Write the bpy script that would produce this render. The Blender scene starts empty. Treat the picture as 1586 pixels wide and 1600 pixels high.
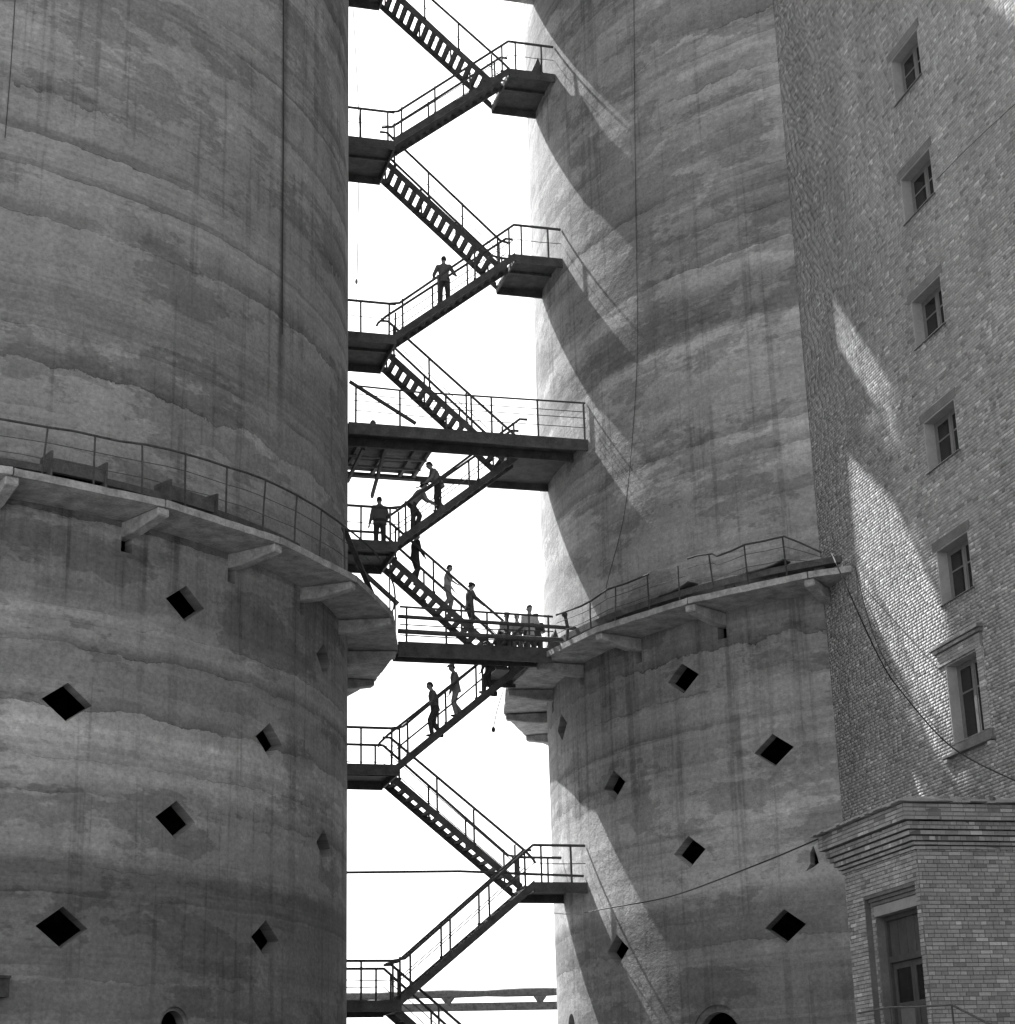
import bpy, math, random
import numpy as np
from mathutils import Vector, Matrix
random.seed(7); rng = np.random.default_rng(7)
sc = bpy.context.scene
COL = sc.collection
rad = math.radians

# ------------------------------------------------------------------ camera
F_PX, PITCH, ROLL, IW, IH = 2866.4, 0.3299, -0.0278, 1586., 1600.
cd = bpy.data.cameras.new('camera'); cam = bpy.data.objects.new('camera', cd); COL.objects.link(cam)
cd.sensor_fit = 'VERTICAL'; cd.sensor_height = 24.0; cd.lens = 24.0 * F_PX / IH
cd.clip_start = 0.1; cd.clip_end = 3000
_c, _s = math.cos(PITCH), math.sin(PITCH); _cr, _sr = math.cos(ROLL), math.sin(ROLL)
_X = Vector((1, 0, 0)); _U = Vector((0, -_s, _c)); _F = Vector((0, _c, _s))
_right = _X * _cr + _U * _sr; _up = _U * _cr - _X * _sr
cam.matrix_world = Matrix((( _right.x, _up.x, -_F.x, 0), (_right.y, _up.y, -_F.y, 0), (_right.z, _up.z, -_F.z, 0), (0, 0, 0, 1)))
sc.camera = cam

# ------------------------------------------------------------------ sky and sun
SUN_AZ, SUN_EL = -39.0, 50.3            # azimuth from +Y towards +X
world = bpy.data.worlds.new('World'); sc.world = world; world.use_nodes = True
wn = world.node_tree.nodes; wl = world.node_tree.links
bg = wn['Background']
sky = wn.new('ShaderNodeTexSky'); sky.sky_type = 'NISHITA'; sky.sun_disc = False
sky.sun_elevation = rad(SUN_EL); sky.sun_rotation = rad(SUN_AZ); sky.air_density = 1.0; sky.dust_density = 3.0
bw = wn.new('ShaderNodeRGBToBW')         # black-and-white photograph
wl.new(sky.outputs[0], bw.inputs[0]); wl.new(bw.outputs[0], bg.inputs[0])
bg.inputs[1].default_value = 0.15
sl = bpy.data.lights.new('sun', 'SUN'); sl.energy = 3.6; sl.angle = rad(0.55); sl.color = (1, 1, 1)
sun = bpy.data.objects.new('sun', sl); COL.objects.link(sun)
_sd = Vector((math.sin(rad(SUN_AZ)) * math.cos(rad(SUN_EL)), math.cos(rad(SUN_AZ)) * math.cos(rad(SUN_EL)), math.sin(rad(SUN_EL))))
sun.rotation_euler = _sd.to_track_quat('Z', 'Y').to_euler(); sun.location = (0, 0, 60)
vs = sc.view_settings
vs.view_transform = 'Standard'; vs.look = 'None'; vs.gamma = 1.0; vs.exposure = 1.60; vs.use_curve_mapping = False
sc.render.resolution_x = 1015; sc.render.resolution_y = 1024
try:
    sc.cycles.max_bounces = 6; sc.cycles.diffuse_bounces = 4
except Exception: pass

# ------------------------------------------------------------------ geometry of the place (metres, camera at z = 0)
GZ = -1.6
R = 14.4
CL = np.array([-7.9318, 20.7079]) * 2.4          # axis of the left silo
CR = np.array([6.4682, 24.7745]) * 2.4           # axis of the right silo
GW = 1.44                                        # gallery width
SD = (CR - CL) / np.linalg.norm(CR - CL); TD = np.array([-SD[1], SD[0]])
MID = ((CL + SD * R) + (CR - SD * R)) / 2
PHI = math.atan2(SD[1], SD[0])
WA = rad(-14); WD = np.array([math.sin(WA), math.cos(WA)]); W0 = np.array([8.35, 46.97]); WN = np.array([WD[1], -WD[0]])  # WN points into the building
def ST(s, t, z): p = MID + SD * s + TD * t; return Vector((p[0], p[1], z))
def WP(a, z, off=0.0):                           # point on the brick wall: a metres from the silo towards the camera, off metres out of the wall
    p = W0 - WD * a - WN * off; return Vector((p[0], p[1], z))
def CY(C, th, z, r=R): return Vector((C[0] + r * math.sin(th), C[1] - r * math.cos(th), z))
def ray(px, py):
    a = px - IW / 2; b = py - IH / 2; u = a * _cr + b * _sr; v = -a * _sr + b * _cr
    d = (u / F_PX, 1.0, -v / F_PX)
    return np.array([d[0], d[1] * _c - d[2] * _s, d[1] * _s + d[2] * _c])
def hit_cyl(px, py, C, r=R):
    d = ray(px, py); A = d[0]**2 + d[1]**2; B = -(d[0]*C[0] + d[1]*C[1]); Q = max(B*B - A*(C @ C - r*r), 0)
    return Vector(d * ((-B - math.sqrt(Q)) / A))
def cyl_coord(px, py, C, r=R):
    P = hit_cyl(px, py, C, r); return math.atan2(P.x - C[0], C[1] - P.y), P.z
def hit_st(px, py, t):
    d = ray(px, py); n = np.array([TD[0], TD[1], 0]); P0 = np.array([*(MID + TD * t), 0]); return Vector(d * ((P0 @ n) / (d @ n)))
def hit_wall(px, py, off=0.0):
    d = ray(px, py); n = np.array([WN[0], WN[1], 0]); P0 = np.array([*(W0 - WN * off), 0]); return Vector(d * ((P0 @ n) / (d @ n)))

# ------------------------------------------------------------------ materials
MATS = {}
class NT:
    def __init__(s, m): s.m = m; s.t = m.node_tree; s.n = s.t.nodes; s.l = s.t.links
    def node(s, kind, **kw):
        n = s.n.new(kind)
        for k, v in kw.items(): setattr(n, k, v)
        return n
    def link(s, v, inp):
        if hasattr(v, 'links') or hasattr(v, 'is_linked'): s.l.new(v, inp)
        else: inp.default_value = v
    def math(s, op, a, b=0.0, c=None, clamp=False):
        n = s.node('ShaderNodeMath', operation=op, use_clamp=clamp)
        s.link(a, n.inputs[0]); s.link(b, n.inputs[1])
        if c is not None: s.link(c, n.inputs[2])
        return n.outputs[0]
    def noise(s, vec, scale=1.0, detail=4.0, rough=0.55, dist=0.0):
        n = s.node('ShaderNodeTexNoise'); s.l.new(vec, n.inputs['Vector'])
        n.inputs['Scale'].default_value = scale; n.inputs['Detail'].default_value = detail
        n.inputs['Roughness'].default_value = rough; n.inputs['Distortion'].default_value = dist
        return n.outputs[0]
    def rng(s, v, a, b, c, d, smooth=False):
        n = s.node('ShaderNodeMapRange'); n.clamp = True
        if smooth: n.interpolation_type = 'SMOOTHSTEP'
        s.link(v, n.inputs[0])
        for i, x in enumerate((a, b, c, d)): s.link(x, n.inputs[i + 1])
        return n.outputs[0]
    def scale3(s, vec, x, y, z):
        n = s.node('ShaderNodeVectorMath', operation='MULTIPLY'); s.l.new(vec, n.inputs[0]); n.inputs[1].default_value = (x, y, z)
        return n.outputs[0]
    def white1(s, v):
        n = s.node('ShaderNodeTexWhiteNoise', noise_dimensions='1D'); s.link(v, n.inputs['W']); return n.outputs[0]
    def ramp(s, v, stops, interp='LINEAR'):
        n = s.node('ShaderNodeValToRGB'); s.l.new(v, n.inputs[0]); e = n.color_ramp.elements; n.color_ramp.interpolation = interp
        while len(e) > 1: e.remove(e[-1])
        e[0].position = stops[0][0]; e[0].color = (stops[0][1],) * 3 + (1,)
        for p, x in stops[1:]:
            q = e.new(p); q.color = (x, x, x, 1)
        return n.outputs[0]
    def bsdf(s, col, rough=0.9, bump=None, dist=0.02, strength=1.0, spec=0.3, metal=0.0):
        b = s.n['Principled BSDF']
        s.link(col, b.inputs['Base Color']) if hasattr(col, 'is_linked') else setattr(b.inputs['Base Color'], 'default_value', (col, col, col, 1))
        s.link(rough, b.inputs['Roughness']); b.inputs['Specular IOR Level'].default_value = spec; b.inputs['Metallic'].default_value = metal
        if bump is not None:
            k = s.node('ShaderNodeBump'); k.inputs['Strength'].default_value = strength; k.inputs['Distance'].default_value = dist
            s.l.new(bump, k.inputs['Height']); s.l.new(k.outputs[0], b.inputs['Normal'])
def newmat(name):
    m = bpy.data.materials.new(name); m.use_nodes = True; MATS[name] = m; return NT(m)

def mat_silo(name, C, seed, stops, under, rust=None):
    stops = [(p, v * (.94 if seed < 1.5 else 1.07)) for p, v in stops]
    T = newmat(name)
    g = T.node('ShaderNodeNewGeometry'); sp = T.node('ShaderNodeSeparateXYZ'); T.l.new(g.outputs['Position'], sp.inputs[0])
    x = T.math('SUBTRACT', sp.outputs[0], float(C[0])); y = T.math('SUBTRACT', float(C[1]), sp.outputs[1]); z = sp.outputs[2]
    u = T.math('MULTIPLY', T.math('ARCTAN2', x, y), R)
    cb = T.node('ShaderNodeCombineXYZ'); T.link(u, cb.inputs[0]); cb.inputs[1].default_value = seed * 11.7; T.link(z, cb.inputs[2]); Q = cb.outputs[0]
    n1 = T.noise(T.scale3(Q, .10, 1, .2), 1, 2, .5); n2 = T.noise(T.scale3(Q, .75, 1, .6), 1, 6, .66)
    rag = T.math('ADD', T.math('MULTIPLY', T.math('SUBTRACT', n1, .5), .4), T.math('MULTIPLY', T.math('SUBTRACT', n2, .5), .62))
    zw = T.math('ADD', z, rag)
    cz_ = T.node('ShaderNodeCombineXYZ'); T.link(z, cz_.inputs[2]); cz_.inputs[0].default_value = seed * 5.3
    zu = T.math('ADD', z, T.math('MULTIPLY', T.math('SUBTRACT', T.noise(cz_.outputs[0], .45, 1), .5), 3.0))   # uneven lift heights
    tone = T.ramp(T.rng(zw, -2, 50, 0, 1), [((p + 2) / 52, v) for p, v in stops])   # main pours, ragged edges
    def lifts(h, off, amp):                     # one family of form lifts: (own tone, fraction inside the lift)
        l = T.math('DIVIDE', T.math('ADD', T.math('ADD', zu, off), T.math('MULTIPLY', rag, amp)), h)
        return T.white1(T.math('ADD', T.math('FLOOR', l), seed * 3.3 + off)), T.math('FRACT', l)
    w1, e1 = lifts(1.05, .2, 1.0); w2, e2 = lifts(.46, 3.1, .45); w3, e3 = lifts(.115, 5.7, .16)
    m1 = T.rng(T.noise(T.scale3(Q, .11, 1, .3), 1, 3), .42, .60, 0, 1)              # where the joint was left dirty
    m2 = T.rng(T.noise(T.scale3(Q, .3, 1, .5), 1.0, 3, .6), .52, .66, 0, 1)
    stain = T.math('MULTIPLY', T.rng(e1, .0, .55, 1, 0, True), m1)                  # dark foot of a lift, sharp at the joint
    line = T.math('MULTIPLY', T.math('MULTIPLY', T.rng(e1, .0, .035, 1, 0), T.rng(n2, .40, .56, 0, 1)), m1)
    stain2 = T.math('MULTIPLY', T.rng(e2, .0, .7, 1, 0), m2)
    pn = T.noise(T.scale3(Q, .19, 1, .48), 1, 6, .68); patch = T.rng(pn, .52, .54, 0, 1)
    pn2 = T.noise(T.scale3(Q, .27, 1, .9), 1, 6, .70); patch2 = T.rng(pn2, .565, .585, 0, 1)
    st = T.noise(T.scale3(Q, 3.0, 1, .09), 1, 4, .65); stm = T.rng(pn2, .38, .55, 0, 1)
    und = T.math('MULTIPLY', T.rng(zw, under[0], under[0] + .2, 0, 1), T.rng(z, under[1] - .1, under[1], 1, 0))
    streak = T.math('MULTIPLY', T.rng(st, .45, .66, 0, 1), T.math('MAXIMUM', T.math('MULTIPLY', stm, .5), und))
    runs = T.math('MULTIPLY', T.rng(st, .58, .61, 0, 1), T.rng(pn, .35, .48, 0, 1))
    fine = T.noise(T.scale3(Q, 1, 1, 1.2), 9, 4, .8); mid = T.noise(T.scale3(Q, .8, 1, 1.1), 1, 5, .75)
    v = tone
    if rust:                                    # soft run of rust under the hanging cable
        rm = T.math('MULTIPLY', T.rng(T.math('ABSOLUTE', T.math('SUBTRACT', u, rust[0])), .02, .26, 1, 0, True), T.rng(z, rust[1], rust[1] + 3, 0, 1))
        v = T.math('MULTIPLY', v, T.rng(T.math('MULTIPLY', rm, T.rng(st, .3, .55, .55, 1)), 0, 1, 1, .55))
    for fac in (T.rng(w1, 0, 1, .82, 1.16), T.rng(w2, 0, 1, .92, 1.08), T.rng(w3, 0, 1, .92, 1.08), T.rng(stain, 0, 1, 1.07, .66), T.rng(line, 0, 1, 1, .42), T.rng(stain2, 0, 1, 1.02, .80),
                T.rng(patch, 0, 1, 1.05, .76), T.rng(patch2, 0, 1, .99, 1.16), T.rng(streak, 0, 1, 1.03, .70), T.rng(runs, 0, 1, 1, .84),
                T.rng(fine, .3, .7, .73, 1.27), T.rng(mid, .3, .7, .84, 1.16)):
        v = T.math('MULTIPLY', v, fac)
    h = T.math('ADD', T.math('MULTIPLY', fine, .35), T.math('MULTIPLY', mid, 1.6))
    T.bsdf(v, .95, h, .035, .8, .15)

mat_silo('silo_concrete_left', CL, 1.0, [(-2, .17), (4.6, .175), (5.5, .15), (6.0, .25), (7.4, .28), (7.6, .33), (8.8, .35), (9.0, .27), (11.4, .31), (11.6, .21), (13.6, .23), (15.2, .24), (17.6, .28), (18.4, .22), (20.2, .22), (21, .27), (27, .25), (34, .25), (50, .25)], (11.5, 13.7), (cyl_coord(442, 350, CL)[0] * R, 16.5))
mat_silo('silo_concrete_right', CR, 2.0, [(-2, .20), (5.8, .20), (6.1, .34), (8.4, .34), (8.8, .26), (11.4, .27), (11.8, .23), (13.5, .25), (15.0, .27), (17.2, .20), (17.7, .29), (22.0, .31), (22.3, .19), (23.3, .20), (23.7, .27), (28, .27), (34, .28), (50, .28)], (8.9, 13.7))

def mat_plain(name, base, var=.25, scale=3.0, rough=.8, bump=.004, metal=0.0, spec=.3):
    T = newmat(name)
    g = T.node('ShaderNodeNewGeometry'); oi = T.node('ShaderNodeObjectInfo')
    n = T.noise(g.outputs['Position'], scale, 6, .65); n2 = T.noise(g.outputs['Position'], scale * 7, 4, .6)
    v = T.math('MULTIPLY', T.rng(n, .3, .7, base * (1 - var), base * (1 + var)), T.rng(n2, .3, .7, 1 - var * .5, 1 + var * .5))
    v = T.math('MULTIPLY', v, T.rng(oi.outputs['Random'], 0, 1, 1 - var * .25, 1 + var * .25))
    T.bsdf(v, rough, T.math('ADD', n, n2), bump, .7, spec, metal)
mat_plain('slab_concrete', .32, .42, 2.2, .95, .02, spec=.15)
mat_plain('beam_concrete', .34, .38, 3.0, .95, .02, spec=.15)
mat_plain('dark_steel', .07, .45, 4.0, .7, .003)
mat_plain('stair_steel', .068, .45, 3.0, .75, .003)
mat_plain('rusty_steel', .055, .5, 6.0, .85, .004)
mat_plain('old_timber', .17, .3, 5.0, .85, .004)
mat_plain('ground_dirt', .22, .2, .6, .95, .02)
mat_plain('mortar', .15, .25, 2.0, .95, .01)
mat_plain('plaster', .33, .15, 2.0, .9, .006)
mat_plain('window_paint', .15, .15, 9.0, .5, .001)
mat_plain('door_paint', .07, .25, 4.0, .55, .001)
mat_plain('sheet_metal', .22, .3, 5.0, .45, .002, metal=.6)
mat_plain('lintel_concrete', .30, .15, 4.0, .9, .006)
mat_plain('pipe_lagging', .09, .5, 6.0, .9, .01)
mat_plain('cable_black', .03, .3, 5.0, .7, .0005)
mat_plain('cable_grey', .35, .3, 5.0, .7, .0005)
mat_plain('skin', .28, .06, 9.0, .6, .0005)
mat_plain('hair', .025, .2, 20.0, .7, .002)
for nm, b in (('cloth_dark', .06), ('cloth_mid', .13), ('cloth_light', .45), ('cloth_grey', .24)): mat_plain(nm, b, .15, 7.0, .95, .003, spec=.1)
mat_plain('leather', .03, .2, 9.0, .6, .001)
mat_plain('paper_white', .7, .05, 9.0, .8, .0005)
def mat_brick(name, attr):
    T = newmat(name); g = T.node('ShaderNodeNewGeometry')
    if attr: a = T.node('ShaderNodeAttribute', attribute_name='tone'); r = a.outputs['Fac']
    else: r = T.node('ShaderNodeObjectInfo').outputs['Random']
    n = T.noise(g.outputs['Position'], .35, 4, .6); n2 = T.noise(g.outputs['Position'], 22, 5, .7)
    v = T.ramp(r, [(0, .16), (.1, .23), (.5, .275), (.85, .315), (.96, .36), (1, .46)])
    n3 = T.noise(T.scale3(g.outputs['Position'], 1.1, 1.1, .10), 1, 4, .65); v = T.math('MULTIPLY', v, T.rng(n3, .35, .65, 1.26, .98))
    v = T.math('MULTIPLY', v, T.rng(n, .3, .7, .86, 1.14)); v = T.math('MULTIPLY', v, T.rng(n2, .25, .75, .8, 1.2))
    T.bsdf(v, .92, n2, .006, .8, .2)
mat_brick('brick', True); mat_brick('brick_single', False)
T = newmat('window_glass'); T.bsdf(.012, .08, spec=.6)
T = newmat('dark_inside'); T.bsdf(.03, .95)

# ------------------------------------------------------------------ mesh helpers
class MB:
    def __init__(s): s.v = []; s.f = []
    def quad_box(s, P):                  # P: 8 points, bottom 4 (ccw from above) then top 4
        b = len(s.v); s.v += [Vector(p) for p in P]
        s.f += [(b+3, b+2, b+1, b), (b+4, b+5, b+6, b+7), (b, b+1, b+5, b+4), (b+1, b+2, b+6, b+5), (b+2, b+3, b+7, b+6), (b+3, b, b+4, b+7)]
        return s
    def box(s, c, size, rz=0.0, M=None):
        x, y, z = size[0]/2, size[1]/2, size[2]/2
        A = M if M is not None else Matrix.Rotation(rz, 3, 'Z')
        return s.quad_box([Vector(c) + A @ Vector(p) for p in ((-x,-y,-z),(x,-y,-z),(x,y,-z),(-x,y,-z),(-x,-y,z),(x,-y,z),(x,y,z),(-x,y,z))])
    def stbox(s, s0, s1, t0, t1, z0, z1):
        return s.quad_box([ST(s0,t0,z0), ST(s1,t0,z0), ST(s1,t1,z0), ST(s0,t1,z0), ST(s0,t0,z1), ST(s1,t0,z1), ST(s1,t1,z1), ST(s0,t1,z1)])
    def wbox(s, a0, a1, z0, z1, o0, o1): # box on the wall, from offset o0 to o1 (outwards positive)
        return s.quad_box([WP(a0,z0,o1), WP(a1,z0,o1), WP(a1,z0,o0), WP(a0,z0,o0), WP(a0,z1,o1), WP(a1,z1,o1), WP(a1,z1,o0), WP(a0,z1,o0)])
    def bar(s, a, b, w, h):              # square bar from a to b
        a = Vector(a); b = Vector(b); d = (b - a); L = d.length
        if L < 1e-6: return s
        M = d.to_track_quat('X', 'Z').to_matrix(); return s.box((a + b) / 2, (L, w, h), M=M)
    def tube(s, pts, r, n=6, caps=True):
        pts = [Vector(p) for p in pts]; rr = r if isinstance(r, (list, tuple)) else [r] * len(pts); base = len(s.v); prev = None
        for i, p in enumerate(pts):
            d = (pts[min(i+1, len(pts)-1)] - pts[max(i-1, 0)]).normalized()
            if prev is None:
                up = Vector((0, 0, 1)) if abs(d.z) < .9 else Vector((0, 1, 0)); a = d.cross(up).normalized()
            else: a = (prev - d * prev.dot(d)).normalized()
            prev = a; c = d.cross(a)
            for k in range(n):
                q = 2 * math.pi * k / n; s.v.append(p + (a * math.cos(q) + c * math.sin(q)) * rr[i])
        for i in range(len(pts) - 1):
            for k in range(n):
                j = base + i * n; s.f.append((j + k, j + (k+1) % n, j + n + (k+1) % n, j + n + k))
        if caps:
            s.f.append(tuple(base + k for k in range(n))[::-1]); s.f.append(tuple(base + (len(pts)-1) * n + k for k in range(n)))
        return s
    def prism(s, poly, d):               # polygon (3d points) extruded by vector d
        b = len(s.v); n = len(poly); d = Vector(d); s.v += [Vector(p) for p in poly] + [Vector(p) + d for p in poly]
        s.f += [tuple(range(b, b+n))[::-1], tuple(range(b+n, b+2*n))] + [(b+i, b+(i+1) % n, b+n+(i+1) % n, b+n+i) for i in range(n)]
        return s
    def loft(s, rings):
        b = len(s.v); n = len(rings[0])
        for r_ in rings: s.v += [Vector(p) for p in r_]
        for i in range(len(rings)-1):
            for k in range(n): s.f.append((b+i*n+k, b+i*n+(k+1) % n, b+(i+1)*n+(k+1) % n, b+(i+1)*n+k))
        s.f.append(tuple(b+k for k in range(n))[::-1]); s.f.append(tuple(b+(len(rings)-1)*n+k for k in range(n)))
        return s
    def ell(s, c, r, nu=12, nv=8, M=None):
        c = Vector(c); rings = []
        for i in range(1, nv):
            a = math.pi * i / nv; rings.append([c + (M @ v if M else v) for v in [Vector((r[0]*math.sin(a)*math.cos(2*math.pi*k/nu), r[1]*math.sin(a)*math.sin(2*math.pi*k/nu), -r[2]*math.cos(a))) for k in range(nu)]])
        return s.loft(rings)
    def build(s, name, mat, parent=None, smooth=False):
        me = bpy.data.meshes.new(name)
        c = sum(s.v, Vector()) / max(len(s.v), 1)
        me.from_pydata([v - c for v in s.v], [], s.f); me.materials.append(MATS[mat])
        import bmesh as _b
        bm = _b.new(); bm.from_mesh(me); _b.ops.recalc_face_normals(bm, faces=bm.faces); bm.to_mesh(me); bm.free()
        if smooth:
            me.polygons.foreach_set('use_smooth', [True] * len(me.polygons)); me.set_sharp_from_angle(angle=rad(40))
        return link(bpy.data.objects.new(name, me), c, parent)
WO = {}
def link(o, wpos, parent=None):
    COL.objects.link(o); WO[o.name] = Vector(wpos)
    if parent is not None:
        o.parent = parent; o.location = Vector(wpos) - WO[parent.name]
    else: o.location = wpos
    return o
def thing(name, loc, label, cat, group=None):
    o = bpy.data.objects.new(name, None); link(o, Vector(loc)); o.empty_display_size = .3
    return tag(o, label, cat, group)
def tag(o, label, cat, group=None):
    o['label'] = label; o['category'] = cat
    if group: o['group'] = group
    return o
def share(name, me, wpos, parent, rot=None):
    o = bpy.data.objects.new(name, me)
    if rot: o.rotation_euler = rot
    return link(o, wpos, parent)
def centred_mesh(name, mb, mat):
    me = bpy.data.meshes.new(name); me.from_pydata(mb.v, [], mb.f); me.materials.append(MATS[mat]); return me

# ------------------------------------------------------------------ ground
m = MB(); m.v = [Vector(p) for p in ((-1500,-1500,GZ),(1500,-1500,GZ),(1500,1500,GZ),(-1500,1500,GZ))]; m.f = [(0,1,2,3)]
gr = m.build('ground', 'ground_dirt'); gr['kind'] = 'structure'

# ------------------------------------------------------------------ silos
TOP = 50.0
DIA = .60   # half diagonal of a diamond opening
def silo_wall(C, parent, mat, diamonds, sockets, rounds, chips):
    nu, nz = 224, 90; TH = .3
    zs = np.linspace(GZ - .3, TOP, nz + 1); m = MB()
    for r in (R, R - TH):
        for z in zs:
            for k in range(nu):
                a = 2 * math.pi * k / nu; m.v.append(Vector((C[0] + r * math.sin(a), C[1] - r * math.cos(a), z)))
    N = nu * (nz + 1)
    for i in range(nz):
        for k in range(nu):
            a, b = i*nu + k, i*nu + (k+1) % nu
            m.f.append((a, b, b + nu, a + nu)); m.f.append((N + a, N + a + nu, N + b + nu, N + b))
    for k in range(nu):
        k2 = (k+1) % nu
        m.f.append((N + k, N + k2, k2, k)); t = nz * nu; m.f.append((t + k, t + k2, N + t + k2, N + t + k))
    ob = m.build('wall', mat, parent)
    c = MB()
    for th, z in diamonds:
        o = CY(C, th, z); n = Vector((math.sin(th), -math.cos(th), 0)); u = Vector((math.cos(th), math.sin(th), 0))
        P = [o + n * .6 + u * (DIA * q) + Vector((0, 0, DIA * .72 * w)) for q, w in ((1, 0), (0, 1), (-1, 0), (0, -1))]
        c.prism(P, -n * 1.6)
    for th, z, w, h, dep in sockets:
        o = CY(C, th, z); n = Vector((math.sin(th), -math.cos(th), 0)); u = Vector((math.cos(th), math.sin(th), 0))
        P = [o + n * .4 + u * (w/2 * q) + Vector((0, 0, h/2 * v)) for q, v in ((1, -1), (1, 1), (-1, 1), (-1, -1))]
        c.prism(P, -n * (.4 + dep))
    for th, z, r in rounds:
        o = CY(C, th, z); n = Vector((math.sin(th), -math.cos(th), 0)); u = Vector((math.cos(th), math.sin(th), 0))
        for rr_, dp in ((r, .07), (r * .8, 1.3)):
            P = [o + n * .5 + u * (rr_ * math.cos(q)) + Vector((0, 0, rr_ * math.sin(q))) for q in np.linspace(0, 2*math.pi, 33)[:-1]]
            if dp < .5: c.prism(P, -n * (.5 + dp))
            else: c2 = MB().prism(P, -n * (.5 + dp)); c.v, c.f = c.v, c.f; ROUND2.append((ob, c2))
    for th, z, poly in chips:
        o = CY(C, th, z); n = Vector((math.sin(th), -math.cos(th), 0)); u = Vector((math.cos(th), math.sin(th), 0))
        c.prism([o + n * .4 + u * a + Vector((0, 0, b)) for a, b in poly], -n * 1.0)
    cut(ob, c)
    for o2, c2 in [q for q in ROUND2 if q[0] is ob]: cut(ob, c2)
    me = ob.data; me.polygons.foreach_set('use_smooth', [True] * len(me.polygons)); me.set_sharp_from_angle(angle=rad(25))
    return ob
ROUND2 = []
def cut(ob, c):
    me = bpy.data.meshes.new('cut'); me.from_pydata(c.v, [], c.f)
    import bmesh as _b
    bm = _b.new(); bm.from_mesh(me); _b.ops.recalc_face_normals(bm, faces=bm.faces); bm.to_mesh(me); bm.free()
    co = bpy.data.objects.new('cut', me); COL.objects.link(co)
    md = ob.modifiers.new('b', 'BOOLEAN'); md.operation = 'DIFFERENCE'; md.object = co; md.solver = 'EXACT'
    bpy.context.view_layer.update()
    dg = bpy.context.evaluated_depsgraph_get(); nm = bpy.data.meshes.new_from_object(ob.evaluated_get(dg))
    ob.modifiers.clear(); old = ob.data; ob.data = nm; nm.name = 'wall'
    bpy.data.objects.remove(co); bpy.data.meshes.remove(old); bpy.data.meshes.remove(me)

ZG = 13.59; SLT = .17; DBG = rad(13.09)          # slab underside, thickness, beam spacing
def gallery(C, parent, base, ks, extra=None):
    ro, ri = R + GW, R - .12
    for k in ks:                                   # slab panels between beams
        a, b = base + k * DBG + .0012, base + (k + 1) * DBG - .0012
        if math.degrees(a) > 400: continue
        jz = random.uniform(-.015, .015); jr = random.uniform(-.02, .02)
        n = 16; m = MB(); q = []
        for i in range(n + 1):                     # outer edge slightly broken
            th = a + (b - a) * i / n; e = random.choice((0, 0, 0, 0, -.03)) * random.random() + random.uniform(-.006, .006)
            ch = (math.cos(DBG / 2) / math.cos(th - (a + b) / 2))
            q.append((th, (ro + jr) * ch * 1.003 + e))
        for i in range(n):
            (t0, r0), (t1, r1) = q[i], q[i + 1]; z0, z1 = ZG + jz, ZG + SLT + jz
            m.quad_box([CY(C, t0, z0, r0), CY(C, t1, z0, r1), CY(C, t1, z0, ri), CY(C, t0, z0, ri), CY(C, t0, z1, r0), CY(C, t1, z1, r1), CY(C, t1, z1, ri), CY(C, t0, z1, ri)])
        # merge the seams between strips
        import bmesh as _b
        o = m.build('slab', 'slab_concrete', parent)
        bm = _b.new(); bm.from_mesh(o.data); _b.ops.remove_doubles(bm, verts=bm.verts, dist=1e-4)
        dup = [f for f in bm.faces if sum(1 for g in bm.faces if g is not f and set(g.verts) == set(f.verts))]
        _b.ops.delete(bm, geom=dup, context='FACES'); bm.to_mesh(o.data); bm.free()
    for k in list(ks) + [ks[-1] + 1]:              # tapered bracket beams
        th = base + k * DBG; n = Vector((math.sin(th), -math.cos(th), 0)); u = Vector((math.cos(th), math.sin(th), 0)); w = .15 + random.uniform(-.01, .01)
        z1 = ZG - .012; rin, rm, rou = R - .3, R + .42, ro - .02; P = []
        prof = [(rin, z1), (rou, z1), (rou, z1 - .19), (rm, z1 - .36), (rin, z1 - .36)]
        poly = [Vector((C[0], C[1], 0)) + n * r_ + u * w + Vector((0, 0, z_)) for r_, z_ in prof]
        o = MB().prism(poly, -u * 2 * w).build('beam', 'beam_concrete', parent)
        bv = o.modifiers.new('b', 'BEVEL'); bv.width = .03; bv.segments = 1

def polyline_on(C, r, pts): return [CY(C, th, z, r) for th, z in pts]

# left silo
base_L = cyl_coord(20, 746, CL, R + GW)[0]
base_R = cyl_coord(1263, 901, CR, R + GW)[0]
Lroot = thing('concrete_silo', (CL[0], CL[1], GZ), 'broad dark grey concrete silo with railed ring gallery, standing clear of the brick building', 'silo', 'concrete silos')
Rroot = thing('concrete_silo', (CR[0], CR[1], GZ), 'concrete silo abutting the brick building, sunlit along its edge, stair shadows on it', 'silo', 'concrete silos')
LDp = [(290,943),(506,1030),(105,1097),(421,1157),(275,1281),(506,1321),(97,1449),(415,1467)]
RDp = [(1067,1060),(878,1136),(1209,1172),(960,1227),(1077,1331),(1227,1447),(965,1485)]
Lks = list(range(-4, 15)); Rks = list(range(-15, 0))
def socks(base, ks): return [(base + k * DBG, ZG - .50, .30, .44, .6) for k in ks]
silo_wall(CL, Lroot, 'silo_concrete_left', [cyl_coord(*q, CL) for q in LDp], socks(base_L, range(-1, 7)), [(*cyl_coord(273, 1604, CL), .42)], [])
chip = [(-.22, -.30), (-.08, -.12), (-.06, .16), (.04, .34), (.13, .05), (.16, -.12), (.02, -.2)]
silo_wall(CR, Rroot, 'silo_concrete_right', [cyl_coord(*q, CR) for q in RDp], socks(base_R, range(-6, 1)), [(*cyl_coord(1122, 1627, CR), .92), (*cyl_coord(893, 1606, CR), .4)], [(*cyl_coord(1270, 1342, CR), chip)])
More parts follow.
